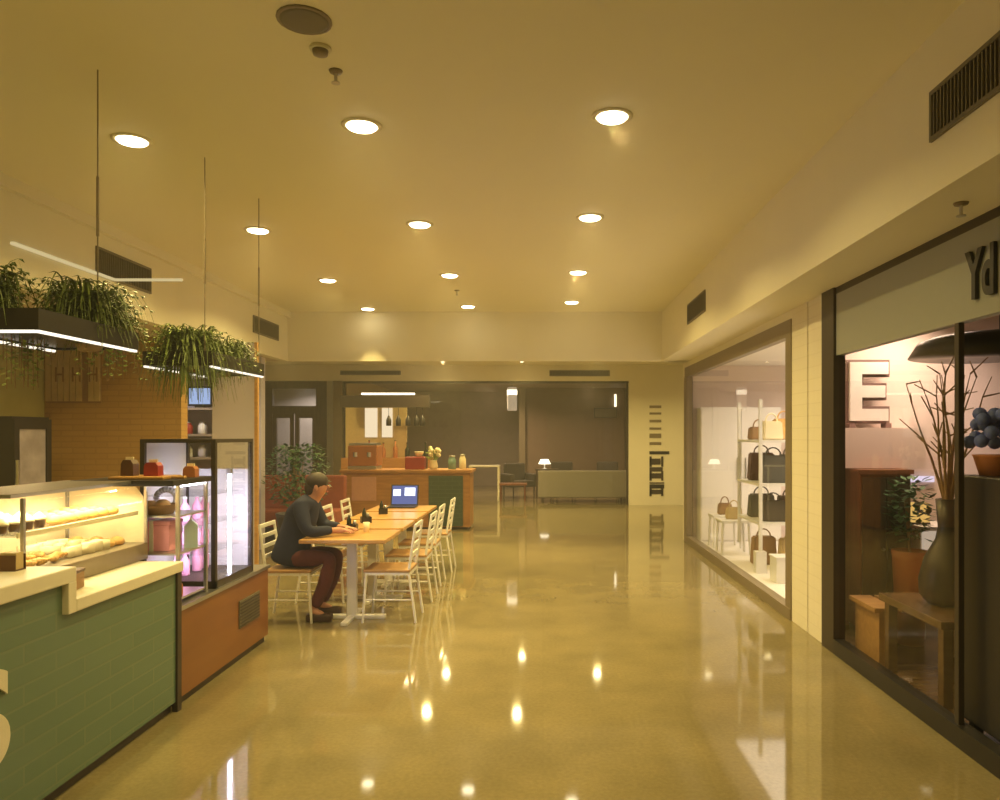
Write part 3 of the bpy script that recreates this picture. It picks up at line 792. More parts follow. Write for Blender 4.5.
def caddy(loc, label):
    t = thing('condiment_caddy', label, 'caddy', loc, group='table caddies')
    bm = B(); box(bm, -.05, .05, -.05, .05, 0, .01); box(bm, -.05, .05, -.05, -.045, 0, .06); box(bm, -.05, .05, .045, .05, 0, .06); box(bm, -.05, -.045, -.05, .05, 0, .06); box(bm, .045, .05, -.05, .05, 0, .06)
    obj('holder', bm, M['black'], t)
    obj('sauce_bottle', lathe(B(), [(.02, .01), (.022, .1), (.01, .13), (.006, .15)], (-.02, -.02, 0), 10), M['bottle'], t, True)
    obj('shaker', lathe(B(), [(.016, .01), (.018, .08), (.012, .095), (.003, .097)], (.022, .02, 0), 10), M['steel'], t, True)
    return t
cd = caddy((-1.78, 6.98, .75), 'black condiment caddy on the nearest cafe table')
dup(cd, (-1.80, 7.62, .75), .4, 'black condiment caddy on the second cafe table')
dup(cd, (-1.80, 8.45, .75), .2, 'black condiment caddy on the third cafe table')
t = thing('drinking_glass', 'small pale drinking glass beside seated person', 'glass', (-1.62, 6.88, .75))
obj('tumbler', lathe(B(), [(.025, 0), (.032, .09), (.028, .09), (.022, .01)], n=14), M['icing'], t, True)
# laptop on the last table, screen towards the camera
t = thing('laptop', 'open laptop with glowing screen on the farthest cafe table', 'laptop', (-1.72, 9.30, .75))
obj('keyboard', box(B(), -.17, .17, -.23, .0, 0, .018, .004), M['black'], t)
R = Matrix.Translation((0, 0, .015)) @ Matrix.Rotation(-.22, 4, 'X')
ld = obj('lid', box(B(), -.17, .17, 0, .012, 0, .26, rot=R), M['black'], t)
bm = B(); box(bm, -.155, .155, -.003, 0, .015, .245, rot=R); sc_ = obj('screen', bm, M['screen'], ld)
bm = B(); box(bm, .0, .13, -.006, -.003, .12, .22, rot=R); box(bm, -.14, -.05, -.006, -.003, .12, .2, rot=R); obj('window_glow', bm, M['screen_w'], ld)

# seated person, leaning over the table
def skin_mesh(name, verts, edges, m, parent=None, sub=2):
    me = bpy.data.meshes.new(name)
    me.from_pydata([v[:3] for v in verts], edges, [])
    o = bpy.data.objects.new(name, me); C.objects.link(o); me.materials.append(m)
    md = o.modifiers.new('Skin', 'SKIN'); md.use_smooth_shade = True
    for i, v in enumerate(verts):
        r = v[3]; me.skin_vertices[0].data[i].radius = (r, v[4] if len(v) > 4 else r)
        me.skin_vertices[0].data[i].use_root = (i == 0)
    s = o.modifiers.new('Subdivision', 'SUBSURF'); s.levels = sub; s.render_levels = sub
    bpy.context.view_layer.update()
    dg = bpy.context.evaluated_depsgraph_get()
    me2 = bpy.data.meshes.new_from_object(o.evaluated_get(dg)); me2.name = name
    if len(me2.polygons): o.modifiers.clear(); o.data = me2
    me2.materials.clear(); me2.materials.append(m)
    for p in me2.polygons: p.use_smooth = True
    if parent: o.parent = parent
    return o
px, py = -2.25, TY[0]
P = thing('person', 'person in navy jacket and maroon trousers sitting bent over the nearest table', 'person', (px, py, 0))
V = []; E = []
def add(p, r, par=None):
    V.append((*p, *(r if isinstance(r, tuple) else (r,))))
    if par is not None: E.append((par, len(V)-1))
    return len(V)-1
pel = add((0, 0, .56), .085); ab = add((.03, 0, .72), .09, pel); chst = add((.09, 0, .90), .105, ab); up = add((.15, 0, 1.02), .08, chst)
nk = add((.20, 0, 1.085), .052, up); h0 = add((.235, 0, 1.13), .07, nk); h1 = add((.25, 0, 1.19), .083, h0); h2 = add((.245, 0, 1.25), .06, h1)
for s in (-1, 1):
    hp = add((.05, s*.09, .54), .065, pel); kn = add((.38, s*.12, .56), .052, hp); sh = add((.33, s*.12, .34), .047, kn); an = add((.22, s*.12, .10), .037, sh); ft = add((.33, s*.13, .045), .035, an)
    so = add((.13, s*.165, 1.0), .048, up); el = add((.22, s*.24, .80), .040, so); wr = add((.42, s*.10, .80), .028, el); pm = add((.48, s*.075, .795), (.034, .02), wr)
    for k, (dy, ln) in enumerate(((-.03, .045), (-.01, .055), (.01, .06), (.028, .05))):
        a = add((.515, s*.075+dy, .797), .009, pm); b = add((.515+ln*.6, s*.075+dy*1.15, .79), .008, a); add((.515+ln, s*.075+dy*1.2, .772), .007, b)
    a = add((.475, s*.075-s*.042, .795), .010, pm); add((.50, s*.075-s*.06, .788), .009, a)
body = skin_mesh('body', V, E, M['skin'], P)
# face: nose, eyes, mouth, ears follow the head (bowed towards the table)
bm = B(); cyl(bm, (.318, 0, 1.195), (.336, 0, 1.168), .007, .012, 8); obj('nose', bm, M['skin'], P, True)
for s in (-1, 1):
    bm = B(); ball(bm, (.318, s*.03, 1.197), .010, .012, .008, 8); obj('eye', bm, M['hair'], P, True)
    bm = B(); ball(bm, (.24, s*.083, 1.175), .018, .01, .028, 8); obj('ear', bm, M['skin'], P, True)
bm = B(); ball(bm, (.318, 0, 1.135), .008, .024, .006, 8); obj('mouth', bm, M['red'], P, True)
bm = B(); ball(bm, (.225, 0, 1.225), .098, .094, .085, 16); ball(bm, (.175, 0, 1.175), .06, .075, .09, 12); obj('hair', bm, M['hair'], P, True)
V = []; E = []
a = add((-.03, 0, .47), .185); a2 = add((-.01, 0, .56), .18, a); b = add((.025, 0, .72), .155, a2); c = add((.085, 0, .90), .155, b); d_ = add((.145, 0, 1.02), .115, c); add((.19, 0, 1.085), .075, d_)
for s in (-1, 1):
    so = add((.125, s*.175, 1.01), .078, d_); el = add((.215, s*.25, .80), .06, so); add((.40, s*.115, .805), .040, el)
obj_j = skin_mesh('jacket', V, E, M['navy'], P)
V = []; E = []
a0 = add((-.01, 0, .64), .09); a = add((.0, 0, .545), .11, a0)
for s in (-1, 1):
    hp = add((.06, s*.088, .545), .088, a); kn = add((.385, s*.12, .565), .072, hp); sh = add((.335, s*.12, .34), .065, kn); add((.235, s*.12, .12), .052, sh)
skin_mesh('trousers', V, E, M['maroon'], P)
for s in (-1, 1):
    bm = B(); box(bm, .17, .40, s*.125-.045, s*.125+.045, 0, .075, .025, seg=3); obj('shoe', bm, M['shoe'], P, True)

# ------------------------------------------------------------------ cafe bar beyond the tables
t = thing('cafe_bar', 'wooden cafe bar with dark green tiled end panel beyond the tables', 'bar')
obj('body', box(B(), -3.45, -1.26, 12.95, 13.6, .04, .98), M['barwood'], t)
obj('bar_top', box(B(), -3.5, -1.22, 12.88, 13.65, .98, 1.03, .006), M['barwood'], t)
obj('tiled_panel', box(B(), -1.97, -1.38, 12.92, 12.95, .06, .93), M['tilegreen_front'], t)
obj('plinth', box(B(), -3.4, -1.3, 13.0, 13.55, 0, .04), M['dark'], t)
tag(obj('poster', box(B(), -3.30, -2.88, 12.93, 12.95, .50, .91), M['rose']), 'plain rose panel on front of the wooden bar', 'poster')
t = thing('coffee_grinder_box', 'dark red box machine on the wooden bar', 'machine', (-2.24, 13.2, 1.03))
obj('housing', box(B(), -.17, .17, -.12, .12, 0, .22, .015), M['red'], t); obj('hopper', lathe(B(), [(.05, .22), (.08, .30), (.08, .31), (.01, .312)], (.06, 0, 0)), M['icing'], t, True)
t = thing('flower_vase', 'vase of cream flowers on the wooden bar', 'flowers', (-1.92, 13.15, 1.03))
obj('vase', lathe(B(), [(.06, 0), (.08, .06), (.06, .14), (.065, .16)]), M['icing'], t, True)
bm = B(); rr = random.Random(2)
for k in range(16):
    a = rr.uniform(0, 6.28); r = rr.uniform(0, .11); ball(bm, (r*math.cos(a), r*math.sin(a), .24+rr.uniform(0, .14)), .035, n=8)
obj('blossoms', bm, M['icing'], t, True)
bm = B()
for k in range(30):
    a = rr.uniform(0, 6.28); r = rr.uniform(.05, .16); z = .15+rr.uniform(0, .2)
    v = [bm.verts.new(q) for q in ((0, 0, .14), (r*math.cos(a)*.6+.015, r*math.sin(a)*.6, z), (r*math.cos(a), r*math.sin(a), z+.02), (r*math.cos(a)*.6, r*math.sin(a)*.6+.015, z+.03))]; bm.faces.new(v)
obj('leaves', bm, M['leaf3'], t)
def bottle(loc, label, m, h=.3, r=.038, group=None):
    t = thing('bottle', label, 'bottle', loc, group=group)
    obj('bottle_body', lathe(B(), [(r*.95, 0), (r, .01), (r, h*.58), (r*.35, h*.76), (r*.33, h)], n=14), m, t, True)
    obj('cap', lathe(B(), [(r*.4, h), (r*.4, h+.02), (.003, h+.021)], n=12), M['dark'], t, True); return t
bottle((-2.10, 13.4, 1.03), 'tall dark wine bottle on bar behind the flowers', M['bottle'], .46, .04)
jar((-1.60, 13.2, 1.03), 'teal jar on bar above the green tiles, left one', M['teal'], .07, .22)
jar((-1.42, 13.25, 1.03), 'pale jar at right end of the wooden bar', M['icing'], .06, .24)
t = thing('coffee_machine', 'steel and copper espresso machine at left end of bar', 'coffee machine', (-3.15, 13.3, 1.03))
obj('body', box(B(), -.26, .26, -.2, .2, .06, .42, .02), M['copper'], t)
obj('drip_tray', box(B(), -.25, .25, -.26, .2, 0, .06, .01), M['steel'], t)
obj('cup_rail', box(B(), -.24, .24, -.18, .18, .42, .46), M['steel'], t)
for x in (-.12, .12): obj('group_head', cyl(B(), (x, -.24, .22), (x, -.24, .30), .035), M['steel'], t)
# back bar with lit panels and hanging lamps
t = thing('back_bar', 'wooden back bar with glowing white panels and dark header', 'cabinet', (0, 0, 0))
obj('base_cabinet', box(B(), -4.2, -2.3, 15.6, 16.0, 0, 1.15), M['barwood'], t)
obj('back_board', box(B(), -4.2, -2.9, 15.95, 16.0, 1.15, 2.45), M['tan'], t)
for x0, x1 in ((-3.78, -3.52), (-3.42, -3.2)): obj('lit_panel', box(B(), x0, x1, 15.92, 15.95, 1.58, 2.20), M['led_panel'], t)
obj('header', box(B(), -4.2, -2.35, 15.5, 15.62, 2.2, 2.45), M['dark'], t)
bm = B(); box(bm, -3.75, -2.65, 15.48, 15.52, 2.46, 2.50); obj('top_light', bm, M['led_lamp'], t)
for k, x in enumerate((-3.2, -3.0, -2.8, -2.62, -2.5)):
    p = thing('pendant_lamp', f'small dark pendant hanging under back bar header, {["first", "second", "third", "fourth", "fifth"][k]} from left', 'lamp', (x, 15.56, 1.82), group='pendants under the header')
    obj('shade', lathe(B(), [(.055, 0), (.055, .12), (.02, .2), (.006, .22)], n=12), M['black'], p, True)
    obj('cord', cyl(B(), (0, 0, .2), (0, 0, .38), .005, n=6), M['black'], p)
for k, (x, m) in enumerate(((-3.9, M['bottle']), (-3.65, M['red']), (-3.35, M['terracotta']), (-3.1, M['copper']), (-2.85, M['bottle']))):
    bottle((x, 15.75, 1.15), ['dark', 'red', 'orange', 'copper', 'slim dark'][k]+' bottle standing on the back bar', m, .30+.05*(k % 2), .05)

# booth seat and big plant left of the bar
t = thing('booth_seat', 'red upholstered booth seat behind the seated person', 'sofa', (-3.95, 11.9, 0))
obj('seat', box(B(), -.75, .75, -.28, .25, .2, .46, .03), M['redcloth'], t); obj('backrest', box(B(), -.75, .75, .2, .36, .2, .98, .03), M['redcloth'], t)
obj('base', box(B(), -.72, .72, -.24, .3, 0, .2), M['dark'], t)
def bush(loc, label, m, w, h, n, seed, pot=.24, name='potted_plant', z0=.4, potm='dark'):
    rnd = random.Random(seed); t = thing(name, label, 'plant', loc)
    obj('pot', lathe(B(), [(pot*.75, 0), (pot, z0*.9), (pot*1.05, z0), (pot*.9, z0), (pot*.85, z0*.9)]), M[potm], t, True)
    bm = B()
    for k in range(5): tube(bm, [(0, 0, z0*.85), (rnd.uniform(-.3, .3)*w, rnd.uniform(-.3, .3)*w, z0+h*.75)], .008, 6)
    obj('stems', bm, M['bark'], t)
    bm = B()
    for k in range(n):
        a = rnd.uniform(0, 6.28); r = w*math.sqrt(rnd.random()); z = z0+h*(.15+.85*rnd.random())
        r *= .55+.45*math.sin(PI*(z-z0)/h*.9)
        c = Vector((r*math.cos(a), r*math.sin(a), z)); d = Vector((math.cos(a+rnd.uniform(-1, 1)), math.sin(a+rnd.uniform(-1, 1)), rnd.uniform(-.6, .6))).normalized()
        s = d.cross(Vector((0, 0, 1))).normalized(); l = rnd.uniform(.06, .11); ww = l*.28
        v = [bm.verts.new(q) for q in (c, c+d*l*.5+s*ww, c+d*l, c+d*l*.5-s*ww)]; bm.faces.new(v)
    obj('foliage', bm, m, t)
    return t
bush((-3.42, 10.45, 0), 'large dark green potted plant behind the seated person', M['leaf2'], .42, .95, 1300, 21, .28, z0=.55)

# ------------------------------------------------------------------ lounge behind the far front
t = thing('lounge_sofa', 'long grey-green sofa seen from behind in the far lounge', 'sofa', (.96, 18.35, 0))
obj('backrest', box(B(), -1.08, 1.08, -.40, -.2, .12, .77, .03), M['grey_fabric'], t)
obj('seat_base', box(B(), -1.0, 1.0, -.2, .45, .12, .34, .02), M['grey_fabric'], t)
for x in (-1.08, .92): obj('armrest', box(B(), x, x+.16, -.2, .45, .12, .58, .03), M['grey_fabric'], t)
for x in (-.9, -.0): obj('seat_cushion', box(B(), x+.01, x+.89, -.2, .45, .34, .46, .03), M['grey_fabric'], t)
for x in (-1.0, .96):
    for y in (-.36, .4): obj('foot', box(B(), x, x+.06, y-.03, y+.03, 0, .12), M['dark'], t)
def easy_chair(loc, rz, label, m):
    t = thing('armchair', label, 'chair', loc, rz)
    obj('seat', box(B(), -.3, .3, -.3, .3, .28, .44, .03), m, t); obj('backrest', box(B(), -.3, .3, .22, .36, .3, .88, .04), m, t)
    for s in (-1, 1): obj('armrest', box(B(), s*.34-.06, s*.34+.06, -.3, .34, .28, .62, .03), m, t)
    for x in (-.3, .3):
        for y in (-.26, .3): obj('leg', cyl(B(), (x, y, .28), (x, y, 0), .02, .015), M['dark'], t)
    return t
easy_chair((-.62, 19.6, 0), .5, 'dark armchair beside left end of the lounge sofa', M['dark_fabric'])
easy_chair((.55, 20.6, 0), .1, 'dark armchair beyond the lounge sofa, left one', M['dark_fabric'])
easy_chair((1.75, 20.6, 0), -.15, 'dark armchair beyond the lounge sofa, right one', M['dark_fabric'])
t = thing('side_table', 'small white-framed table at entrance left of lounge', 'table', (-1.45, 18.7, 0))
obj('table_top', box(B(), -.38, .38, -.25, .25, .84, .87), M['cream'], t)
for x in (-.35, .35):
    for y in (-.22, .22): obj('leg', box(B(), x-.02, x+.02, y-.02, y+.02, 0, .84), M['cream'], t)
t = thing('low_table', 'low dark wood table between armchair and lounge sofa', 'table', (-.75, 18.75, 0))
obj('table_top', box(B(), -.35, .35, -.25, .25, .38, .42), M['redwood'], t)
for x in (-.3, .3):
    for y in (-.2, .2): obj('leg', cyl(B(), (x, y, .38), (x, y, 0), .02), M['redwood'], t)
t = thing('console_table', 'narrow dark console behind left end of lounge sofa', 'table', (.1, 19.3, 0))
obj('table_top', box(B(), -.3, .3, -.15, .15, .72, .75), M['darkwood'], t)
for x in (-.26, .26): obj('leg', box(B(), x-.02, x+.02, -.12, .12, 0, .72), M['darkwood'], t)
t = thing('table_lamp', 'small glowing lamp on the dark console in the lounge', 'lamp', (.04, 19.3, .75))
obj('base', lathe(B(), [(.07, 0), (.07, .015), (.012, .02), (.012, .13)], n=14), M['steel'], t, True); obj('lamp_shade', lathe(B(), [(.16, .13), (.10, .25), (.09, .25), (.15, .13)], n=18), M['led_lamp'], t, True)
t = thing('lantern_pendant', 'tall white cylinder lantern hanging in the far lounge', 'lamp', (-.82, 19.9, 2.27))
obj('shade', lathe(B(), [(.12, 0), (.13, .05), (.13, .60), (.1, .62), (.01, .63)], n=18), mat('milky_shade', (.7, .66, .6), .4, emit=(1, .85, .65), estr=.25), t, True)
obj('lit_cap', lathe(B(), [(.135, .42), (.135, .55), (.13, .55), (.13, .42)], n=18), M['led_lamp'], t, True)
obj('cord', cyl(B(), (0, 0, .62), (0, 0, .73), .006, n=6), M['black'], t)
struct('column_lounge', box(B(), -.70, -.52, 21.9, 22.1, 0, 3.0), M['bronze'])
t = thing('wall_speaker', 'black box speaker high on the lounge panel', 'speaker', (1.82, 22.0, 2.13))
obj('housing', box(B(), -.33, .33, -.2, 0, 0, .28, .01), M['black'], t); obj('grille', box(B(), -.31, .31, -.206, -.2, .02, .26), M['grille'], t)
t = thing('wall_light', 'slim glowing wall light above the black lounge speaker', 'lamp', (2.12, 22.0, 2.45))
obj('tube', cyl(B(), (0, -.04, 0), (0, -.04, .36), .03), M['led_lamp'], t); obj('bracket', box(B(), -.02, .02, -.02, 0, .1, .26), M['black'], t)
# vertical lettering on the cream pilaster
t = thing('pilaster_sign', 'dark vertical lettering down the cream pilaster beside the lounge', 'sign', (2.64, YG, .2))
bars = [(.06, .10, .9), (.19, .09, 1), (.30, .03, 1), (.42, .12, .8), (.58, .1, .9), (.74, .14, .75), (.98, .07, 1.35), (1.2, .06, .8), (1.36, .10, .8), (1.55, .05, .8), (1.72, .06, .8), (1.9, .05, .8), (2.05, .06, .8)]
for k, (z, h, w_) in enumerate(bars):
    m = M['black'] if k in (1, 6) else (M['dark'] if k < 6 else M['bronze'])
    bm = B(); box(bm, -.17, -.17+.34*w_, -.012, 0, z, z+h)
    if k in (0, 3, 5): box(bm, -.17, -.12, -.012, 0, z-.05, z+h+.05); box(bm, .10, .15, -.012, 0, z-.05, z+h+.05)
    obj('lettering', bm, m, t)

# ------------------------------------------------------------------ bright shop: shelf unit, stools, wares
t = thing('white_shelf_unit', 'white open shelf unit inside the bright shop window', 'shelf', (0, 0, .05))
SX0, SX1, SY0, SY1 = 2.50, 3.25, 8.62, 9.55
for x in (SX0, SX1):
    for y in (SY0, SY1): obj('post', box(B(), x-.018, x+.018, y-.018, y+.018, .22, 2.0), M['white'], t)
for z in (.55, 1.0, 1.50): obj('shelf_board', box(B(), SX0-.02, SX1+.02, SY0-.02, SY1+.02, z, z+.03), M['white'], t)
for x in (SX0, SX1): obj('foot_block', box(B(), x-.06, x+.06, SY0-.04, SY0+.08, 0, .25), M['white'], t)
def handbag(loc, label, m, w=.26, d=.14, h=.24, rz=0):
    t = thing('handbag', label, 'bag', loc, rz)
    bm = B(); prism(bm, [(-w/2, 0), (w/2, 0), (w/2*.86, h), (-w/2*.86, h)], 'Y', -d/2, d/2); bmesh.ops.bevel(bm, geom=list(bm.edges), offset=.015, segments=2, affect='EDGES'); obj('pouch', bm, m, t)
    bm = B(); pts = [(w*.28*math.cos(PI*k/8), 0, h+.09*math.sin(PI*k/8)) for k in range(9)]; tube(bm, pts, .009, 6); obj('handle', bm, m, t)
    return t
M['greyfelt'] = mat('grey_felt', (.10, .10, .085), .9, var=.3)
for x, y, z, w_, h, m, lb in (
    (2.68, 8.80, 1.58, .24, .22, 'icing', 'cream bag on top shelf, nearest the window pillar corner'), (2.98, 8.80, 1.58, .24, .24, 'white', 'white bag on top shelf, right of the cream one'),
    (2.68, 9.30, 1.58, .26, .16, 'kraft', 'brown bag on top shelf, behind the cream one'), (2.98, 9.30, 1.58, .26, .26, 'pastry', 'ochre bag on top shelf, behind the white one'),
    (2.70, 8.80, 1.08, .32, .32, 'greyfelt', 'grey felt bag on third shelf at front left'), (3.06, 8.80, 1.08, .32, .32, 'maroon', 'dark red bag on third shelf at front right'),
    (2.70, 9.28, 1.08, .32, .34, 'choc', 'dark brown bag on third shelf at back left'), (3.06, 9.28, 1.08, .3, .32, 'bronze', 'bronze bag on third shelf at back right'),
    (2.70, 8.80, .63, .30, .24, 'dark_fabric', 'black bag on second shelf at front left'), (3.06, 8.80, .63, .32, .27, 'terracotta', 'rust bag on second shelf at front right'),
    (2.70, 9.28, .63, .32, .28, 'greyfelt', 'grey felt bag on second shelf at back left'), (3.06, 9.28, .63, .32, .26, 'choc', 'dark brown bag on second shelf at back right'),
    (2.98, 8.92, .05, .36, .36, 'tan', 'tan bag standing on floor under white shelf unit, front'), (2.72, 9.25, .05, .3, .34, 'kraft', 'brown bag standing on floor under white shelf unit, back')):
    handbag((x, y, z), lb, M[m], w_, .17, h)
def stool(loc, label):
    t = thing('white_stool', label, 'stool', loc, group='white stools in the bright window')
    obj('seat', box(B(), -.2, .2, -.17, .17, .42, .46, .01), M['white'], t)
    for x in (-.17, .17):
        for y in (-.14, .14): obj('leg', cyl(B(), (x, y, .42), (x*1.1, y*1.1, 0), .018), M['white'], t)
    return t
st = stool((2.58, 10.65, .05), 'white stool in bright window with a brown bag on it')
dup(st, (2.55, 10.05, .05), label='white stool in bright window nearer the shelf unit')
handbag((2.58, 10.65, .51), 'small brown bag on the farther white stool', M['kraft'], .2, .12, .16)
handbag((2.56, 10.06, .51), 'small tan bag on the nearer white stool', M['tan'], .22, .12, .16)
t = thing('display_cube', 'white display plinth by bright window sill near the pillar', 'plinth', (2.62, 8.15, .05))
obj('block', box(B(), -.12, .12, -.12, .12, 0, .26, .006), M['white'], t); obj('top_plate', box(B(), -.13, .13, -.13, .13, .26, .28, .004), M['white'], t)
t = thing('white_wardrobe', 'plain white wardrobe with twin handles at end of bright shop', 'wardrobe', (2.95, 11.28, .05))
obj('carcass', box(B(), -.6, .6, -.1, .2, 0, 2.0), M['white_wall'], t)
for x0, x1 in ((-.59, -.005), (.005, .59)):
    dd = obj('door', box(B(), x0, x1, -.12, -.1, .03, 1.97), M['white_wall'], t)
    hx = -.06 if x0 < 0 else .06
    obj('handle', cyl(B(), (hx, -.15, .9), (hx, -.15, 1.25), .012), M['steel'], dd)
lamp('bright_shop_lamp', (3.5, 8.8, 2.66), 105, (1, .82, .62), 1.6, sy=3.5)

# ------------------------------------------------------------------ dim shop: letter sign, cabinet, plant, vase
def letter_E(x0, x1, z0, z1, w, g=0):
    zm = (z0+z1)/2; x1m = x0+(x1-x0)*.92
    return [(x0-g, z0-g), (x1+g, z0-g), (x1+g, z0+w+g), (x0+w+g, z0+w+g), (x0+w+g, zm-w/2-g), (x1m+g, zm-w/2-g), (x1m+g, zm+w/2+g), (x0+w+g, zm+w/2+g), (x0+w+g, z1-w-g), (x1+g, z1-w-g), (x1+g, z1+g), (x0-g, z1+g)]
t = thing('letter_sign', 'large white letter E with dark edges on blush ledge', 'sign', (2.55, 6.28, 1.70))
obj('letter_face', prism(B(), letter_E(.01, .33, .06, .55, .10), 'Y', -.03, 0), M['white'], t)
obj('letter_edge', prism(B(), letter_E(.01, .33, .06, .55, .10, .022), 'Y', 0, .06), M['mauve'], t)
for x in (.03, .33): obj('foot', box(B(), x-.025, x+.025, -.03, .06, 0, .04), M['mauve'], t)
t = thing('wooden_cabinet', 'red-brown wooden cabinet under the blush ledge', 'cabinet', (2.74, 6.2, .03))
bm = B(); box(bm, -.2, .2, -.2, .2, .06, 1.30); obj('carcass', bm, M['redwood'], t); obj('top', box(B(), -.22, .22, -.22, .22, 1.30, 1.335), M['redwood'], t)
for x0, x1 in ((-.19, -.005), (.005, .19)):
    dd = obj('door', box(B(), x0, x1, -.22, -.2, .1, 1.27), M['darkwood'], t); obj('knob', cyl(B(), ((-.03 if x0 < 0 else .03), -.24, .7), ((-.03 if x0 < 0 else .03), -.22, .7), .012), M['steel'], dd)
for x in (-.17, .17):
    for y in (-.17, .17): obj('leg', box(B(), x-.02, x+.02, y-.02, y+.02, 0, .06), M['redwood'], t)
bush((2.84, 5.80, .03), 'green potted plant beside the red-brown cabinet', M['leaf2'], .14, .55, 260, 31, .13, z0=.72, potm='terracotta')
t = thing('white_display_desk', 'bright white display desk deep in the dim shop', 'desk', (3.29, 6.1, .03))
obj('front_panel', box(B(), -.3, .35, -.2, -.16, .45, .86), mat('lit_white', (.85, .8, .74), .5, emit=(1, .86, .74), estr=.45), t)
obj('desk_top', box(B(), -.32, .37, -.22, .2, .86, .89), M['white'], t)
for x in (-.29, .34): obj('leg', box(B(), x-.02, x+.02, -.18, .18, 0, .86), M['white'], t)
t = thing('glowing_box', 'amber glowing box lamp on the white display desk, left', 'lamp', (3.07, 6.12, .92)); obj('shade', box(B(), -.09, .06, -.06, .06, .015, .17, .008), M['yellow_glow'], t); obj('base', box(B(), -.09, .06, -.06, .06, 0, .015), M['dark'], t)
t = thing('glowing_box', 'amber glowing box lamp on the white display desk, right', 'lamp', (3.42, 6.12, .92)); obj('shade', box(B(), -.09, .1, -.06, .06, .015, .17, .008), M['yellow_glow'], t); obj('base', box(B(), -.09, .1, -.06, .06, 0, .015), M['dark'], t)
t = thing('wall_strip_light', 'lilac-white strip light on blush wall above the desk', 'light', (3.2, 6.44, 1.24)); obj('tube', box(B(), -.13, .14, -.04, -.015, 0, .05), M['led_lilac'], t); obj('bracket', box(B(), -.1, .1, -.015, 0, .01, .04), M['dark'], t)
# table with the dark vase and branches
t = thing('low_display_table', 'low dark wood display table inside near right window', 'table', (2.75, 4.80, .03))
obj('table_top', box(B(), -.42, .5, -.41, .41, .47, .52, .006), M['shopfloor'], t)
for x in (-.36, .44):
    for y in (-.35, .35): obj('leg', box(B(), x-.03, x+.03, y-.03, y+.03, 0, .47), M['shopfloor'], t)
t = thing('branch_vase', 'tall dark bottle vase holding dry branches behind near window', 'vase', (2.62, 4.85, .55))
obj('vase', lathe(B(), [(.12, 0), (.17, .06), (.175, .16), (.14, .30), (.075, .42), (.06, .50), (.075, .68), (.06, .68), (.05, .5)], n=28), mat('charcoal_ceramic', (.03, .032, .036), .35), t, True)
bm = B(); rb = random.Random(9)
for k in range(12):
    a = rb.uniform(0, 6.28); p = Vector((0, 0, .55)); pts = [p.copy()]; d = Vector((math.cos(a)*.08, math.sin(a)*.08, .9))
    for i in range(7):
        d += Vector((rb.uniform(-.12, .12), rb.uniform(-.12, .12), 0)); p = p+d.normalized()*.135; pts.append(p.copy())
        if i > 1 and rb.random() < .7:
            q = p+Vector((rb.uniform(-.14, .14), rb.uniform(-.14, .14), rb.uniform(.02, .14))); cyl(bm, p, q, .006, .003, 6)
    for j, (a_, b_) in enumerate(zip(pts[:-1], pts[1:])): cyl(bm, a_, b_, .011-.0012*j, .0098-.0012*j, 6)
obj('branches', bm, M['bark'], t)
# canopy lamp: dark drum
t = thing('canopy_lamp', 'wide dark drum canopy hanging behind near right window', 'lamp', (3.05, 5.0, 2.17))
obj('drum', lathe(B(), [(.56, 0), (.50, .10), (.42, .13), (.01, .14)], n=32), M['black'], t, True); obj('diffuser', lathe(B(), [(.52, .005), (.5, .02), (.01, .021)], n=28), M['bronze'], t, True)
obj('cord', cyl(B(), (0, 0, .13), (0, 0, .53), .008, n=8), M['black'], t)
# dark cabinet with flowers at the right edge
t = thing('black_chest', 'black chest standing at right edge behind the window', 'cabinet', (2.64, 3.9, .03))
obj('carcass', box(B(), -.36, .36, -.19, .19, .08, 1.40, .01), M['black'], t)
for z0, z1 in ((.12, .52), (.54, .94), (.96, 1.36)):
    dd = obj('drawer', box(B(), -.34, .34, -.21, -.19, z0, z1), M['black'], t); obj('knob', ball(B(), (0, -.225, (z0+z1)/2), .016, n=8), M['steel'], dd)
for x in (-.3, .3):
    for y in (-.15, .15): obj('leg', box(B(), x-.025, x+.025, y-.025, y+.025, 0, .08), M['black'], t)
t = thing('blue_flower_pot', 'blue flowers in an orange pot on the black chest', 'flowers', (2.40, 3.97, 1.43))
obj('pot', lathe(B(), [(.08, 0), (.11, .10), (.115, .11), (.09, .11)]), M['terracotta'], t, True)
bm = B()
for k in range(36):
    a = rb.uniform(0, 6.28); r = .13*math.sqrt(rb.random()); ball(bm, (r*math.cos(a), r*math.sin(a), .17+rb.uniform(0, .16)), .035, n=6)
obj('blossoms', bm, M['bluef'], t, True)
t = thing('wooden_bench', 'brown slatted bench low behind the near window', 'bench', (2.66, 5.42, .03))
bm = B()
for k in range(4): box(bm, -.36+k*.19, -.20+k*.19, -.22, .22, .38, .41)
obj('seat', bm, M['seatwood'], t)
for x in (-.3, .34): obj('leg', box(B(), x-.02, x+.02, -.2, .2, 0, .38), M['seatwood'], t)
t = thing('wire_basket', 'black wire basket on shop floor at right edge', 'basket', (2.5, 3.55, .03))
bm = B()
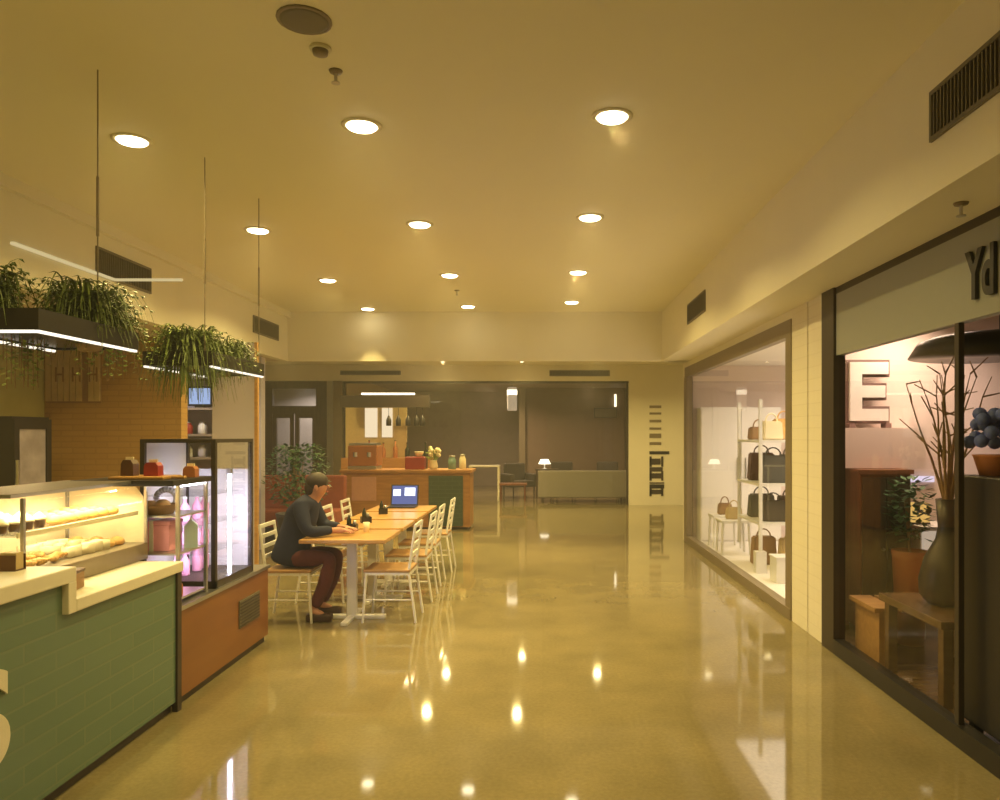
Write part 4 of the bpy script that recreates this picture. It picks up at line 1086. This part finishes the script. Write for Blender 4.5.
for k in range(9):
    x = -.16+.04*k; cyl(bm, (x, -.16, 0), (x, -.16, .26), .005, n=6); cyl(bm, (x, .16, 0), (x, .16, .26), .005, n=6); cyl(bm, (-.16, x, 0), (-.16, x, .26), .005, n=6); cyl(bm, (.16, x, 0), (.16, x, .26), .005, n=6)
for z in (.0, .09, .17, .26): tube(bm, [(-.16, -.16, z), (.16, -.16, z), (.16, .16, z), (-.16, .16, z), (-.16, -.16, z)], .006, 6)
obj('wires', bm, M['black'], t); obj('base', box(B(), -.16, .16, -.16, .16, .0, .008), M['black'], t)
lamp('dim_shop_lamp', (3.0, 5.9, 2.66), 32, (1, .74, .56), .8)
lamp('dim_shop_lamp', (4.2, 3.5, 2.66), 8, (1, .66, .40), .6)

# ------------------------------------------------------------------ other lamps
lamp('lounge_lamp', (-1.5, 20.5, 2.95), 75, (1, .72, .42), .8)
lamp('lounge_lamp', (1.2, 19.6, 2.95), 45, (1, .70, .38), .6)
lamp('bar_lamp', (-2.6, 14.6, 3.15), 20, (1, .66, .32), .3)
lamp('door_room_lamp', (-5.8, 18.6, 2.9), 60, (.9, .85, .9), .4)
lamp('added_alcove_fill', (-4.85, 9.7, 2.68), 9, (1, .9, .85), .2)  # unseen fill light added to lift the dark alcove
lamp('cafe_lamp', (-4.4, 6.2, 2.70), 22, (1, .68, .32), .4)
lamp('cafe_lamp', (-4.6, 3.4, 2.70), 20, (1, .70, .34), .4)
lamp('cross_lamp', (5.5, 14.5, 3.2), 40, (1, .7, .34), .5)

wd = bpy.data.worlds.new('world'); S.world = wd; wd.use_nodes = True
wd.node_tree.nodes['Background'].inputs[0].default_value = (1, .75, .42, 1); wd.node_tree.nodes['Background'].inputs[1].default_value = .02
S.view_settings.view_transform = 'Standard'; S.view_settings.look = 'None'; S.view_settings.exposure = 0

# thin warm haze in the air
vs = wd.node_tree.nodes.new('ShaderNodeVolumeScatter'); vs.inputs['Density'].default_value = .007; vs.inputs['Anisotropy'].default_value = .45
vs.inputs['Color'].default_value = (1, .96, .88, 1)
wd.node_tree.links.new(vs.outputs[0], wd.node_tree.nodes['World Output'].inputs['Volume'])
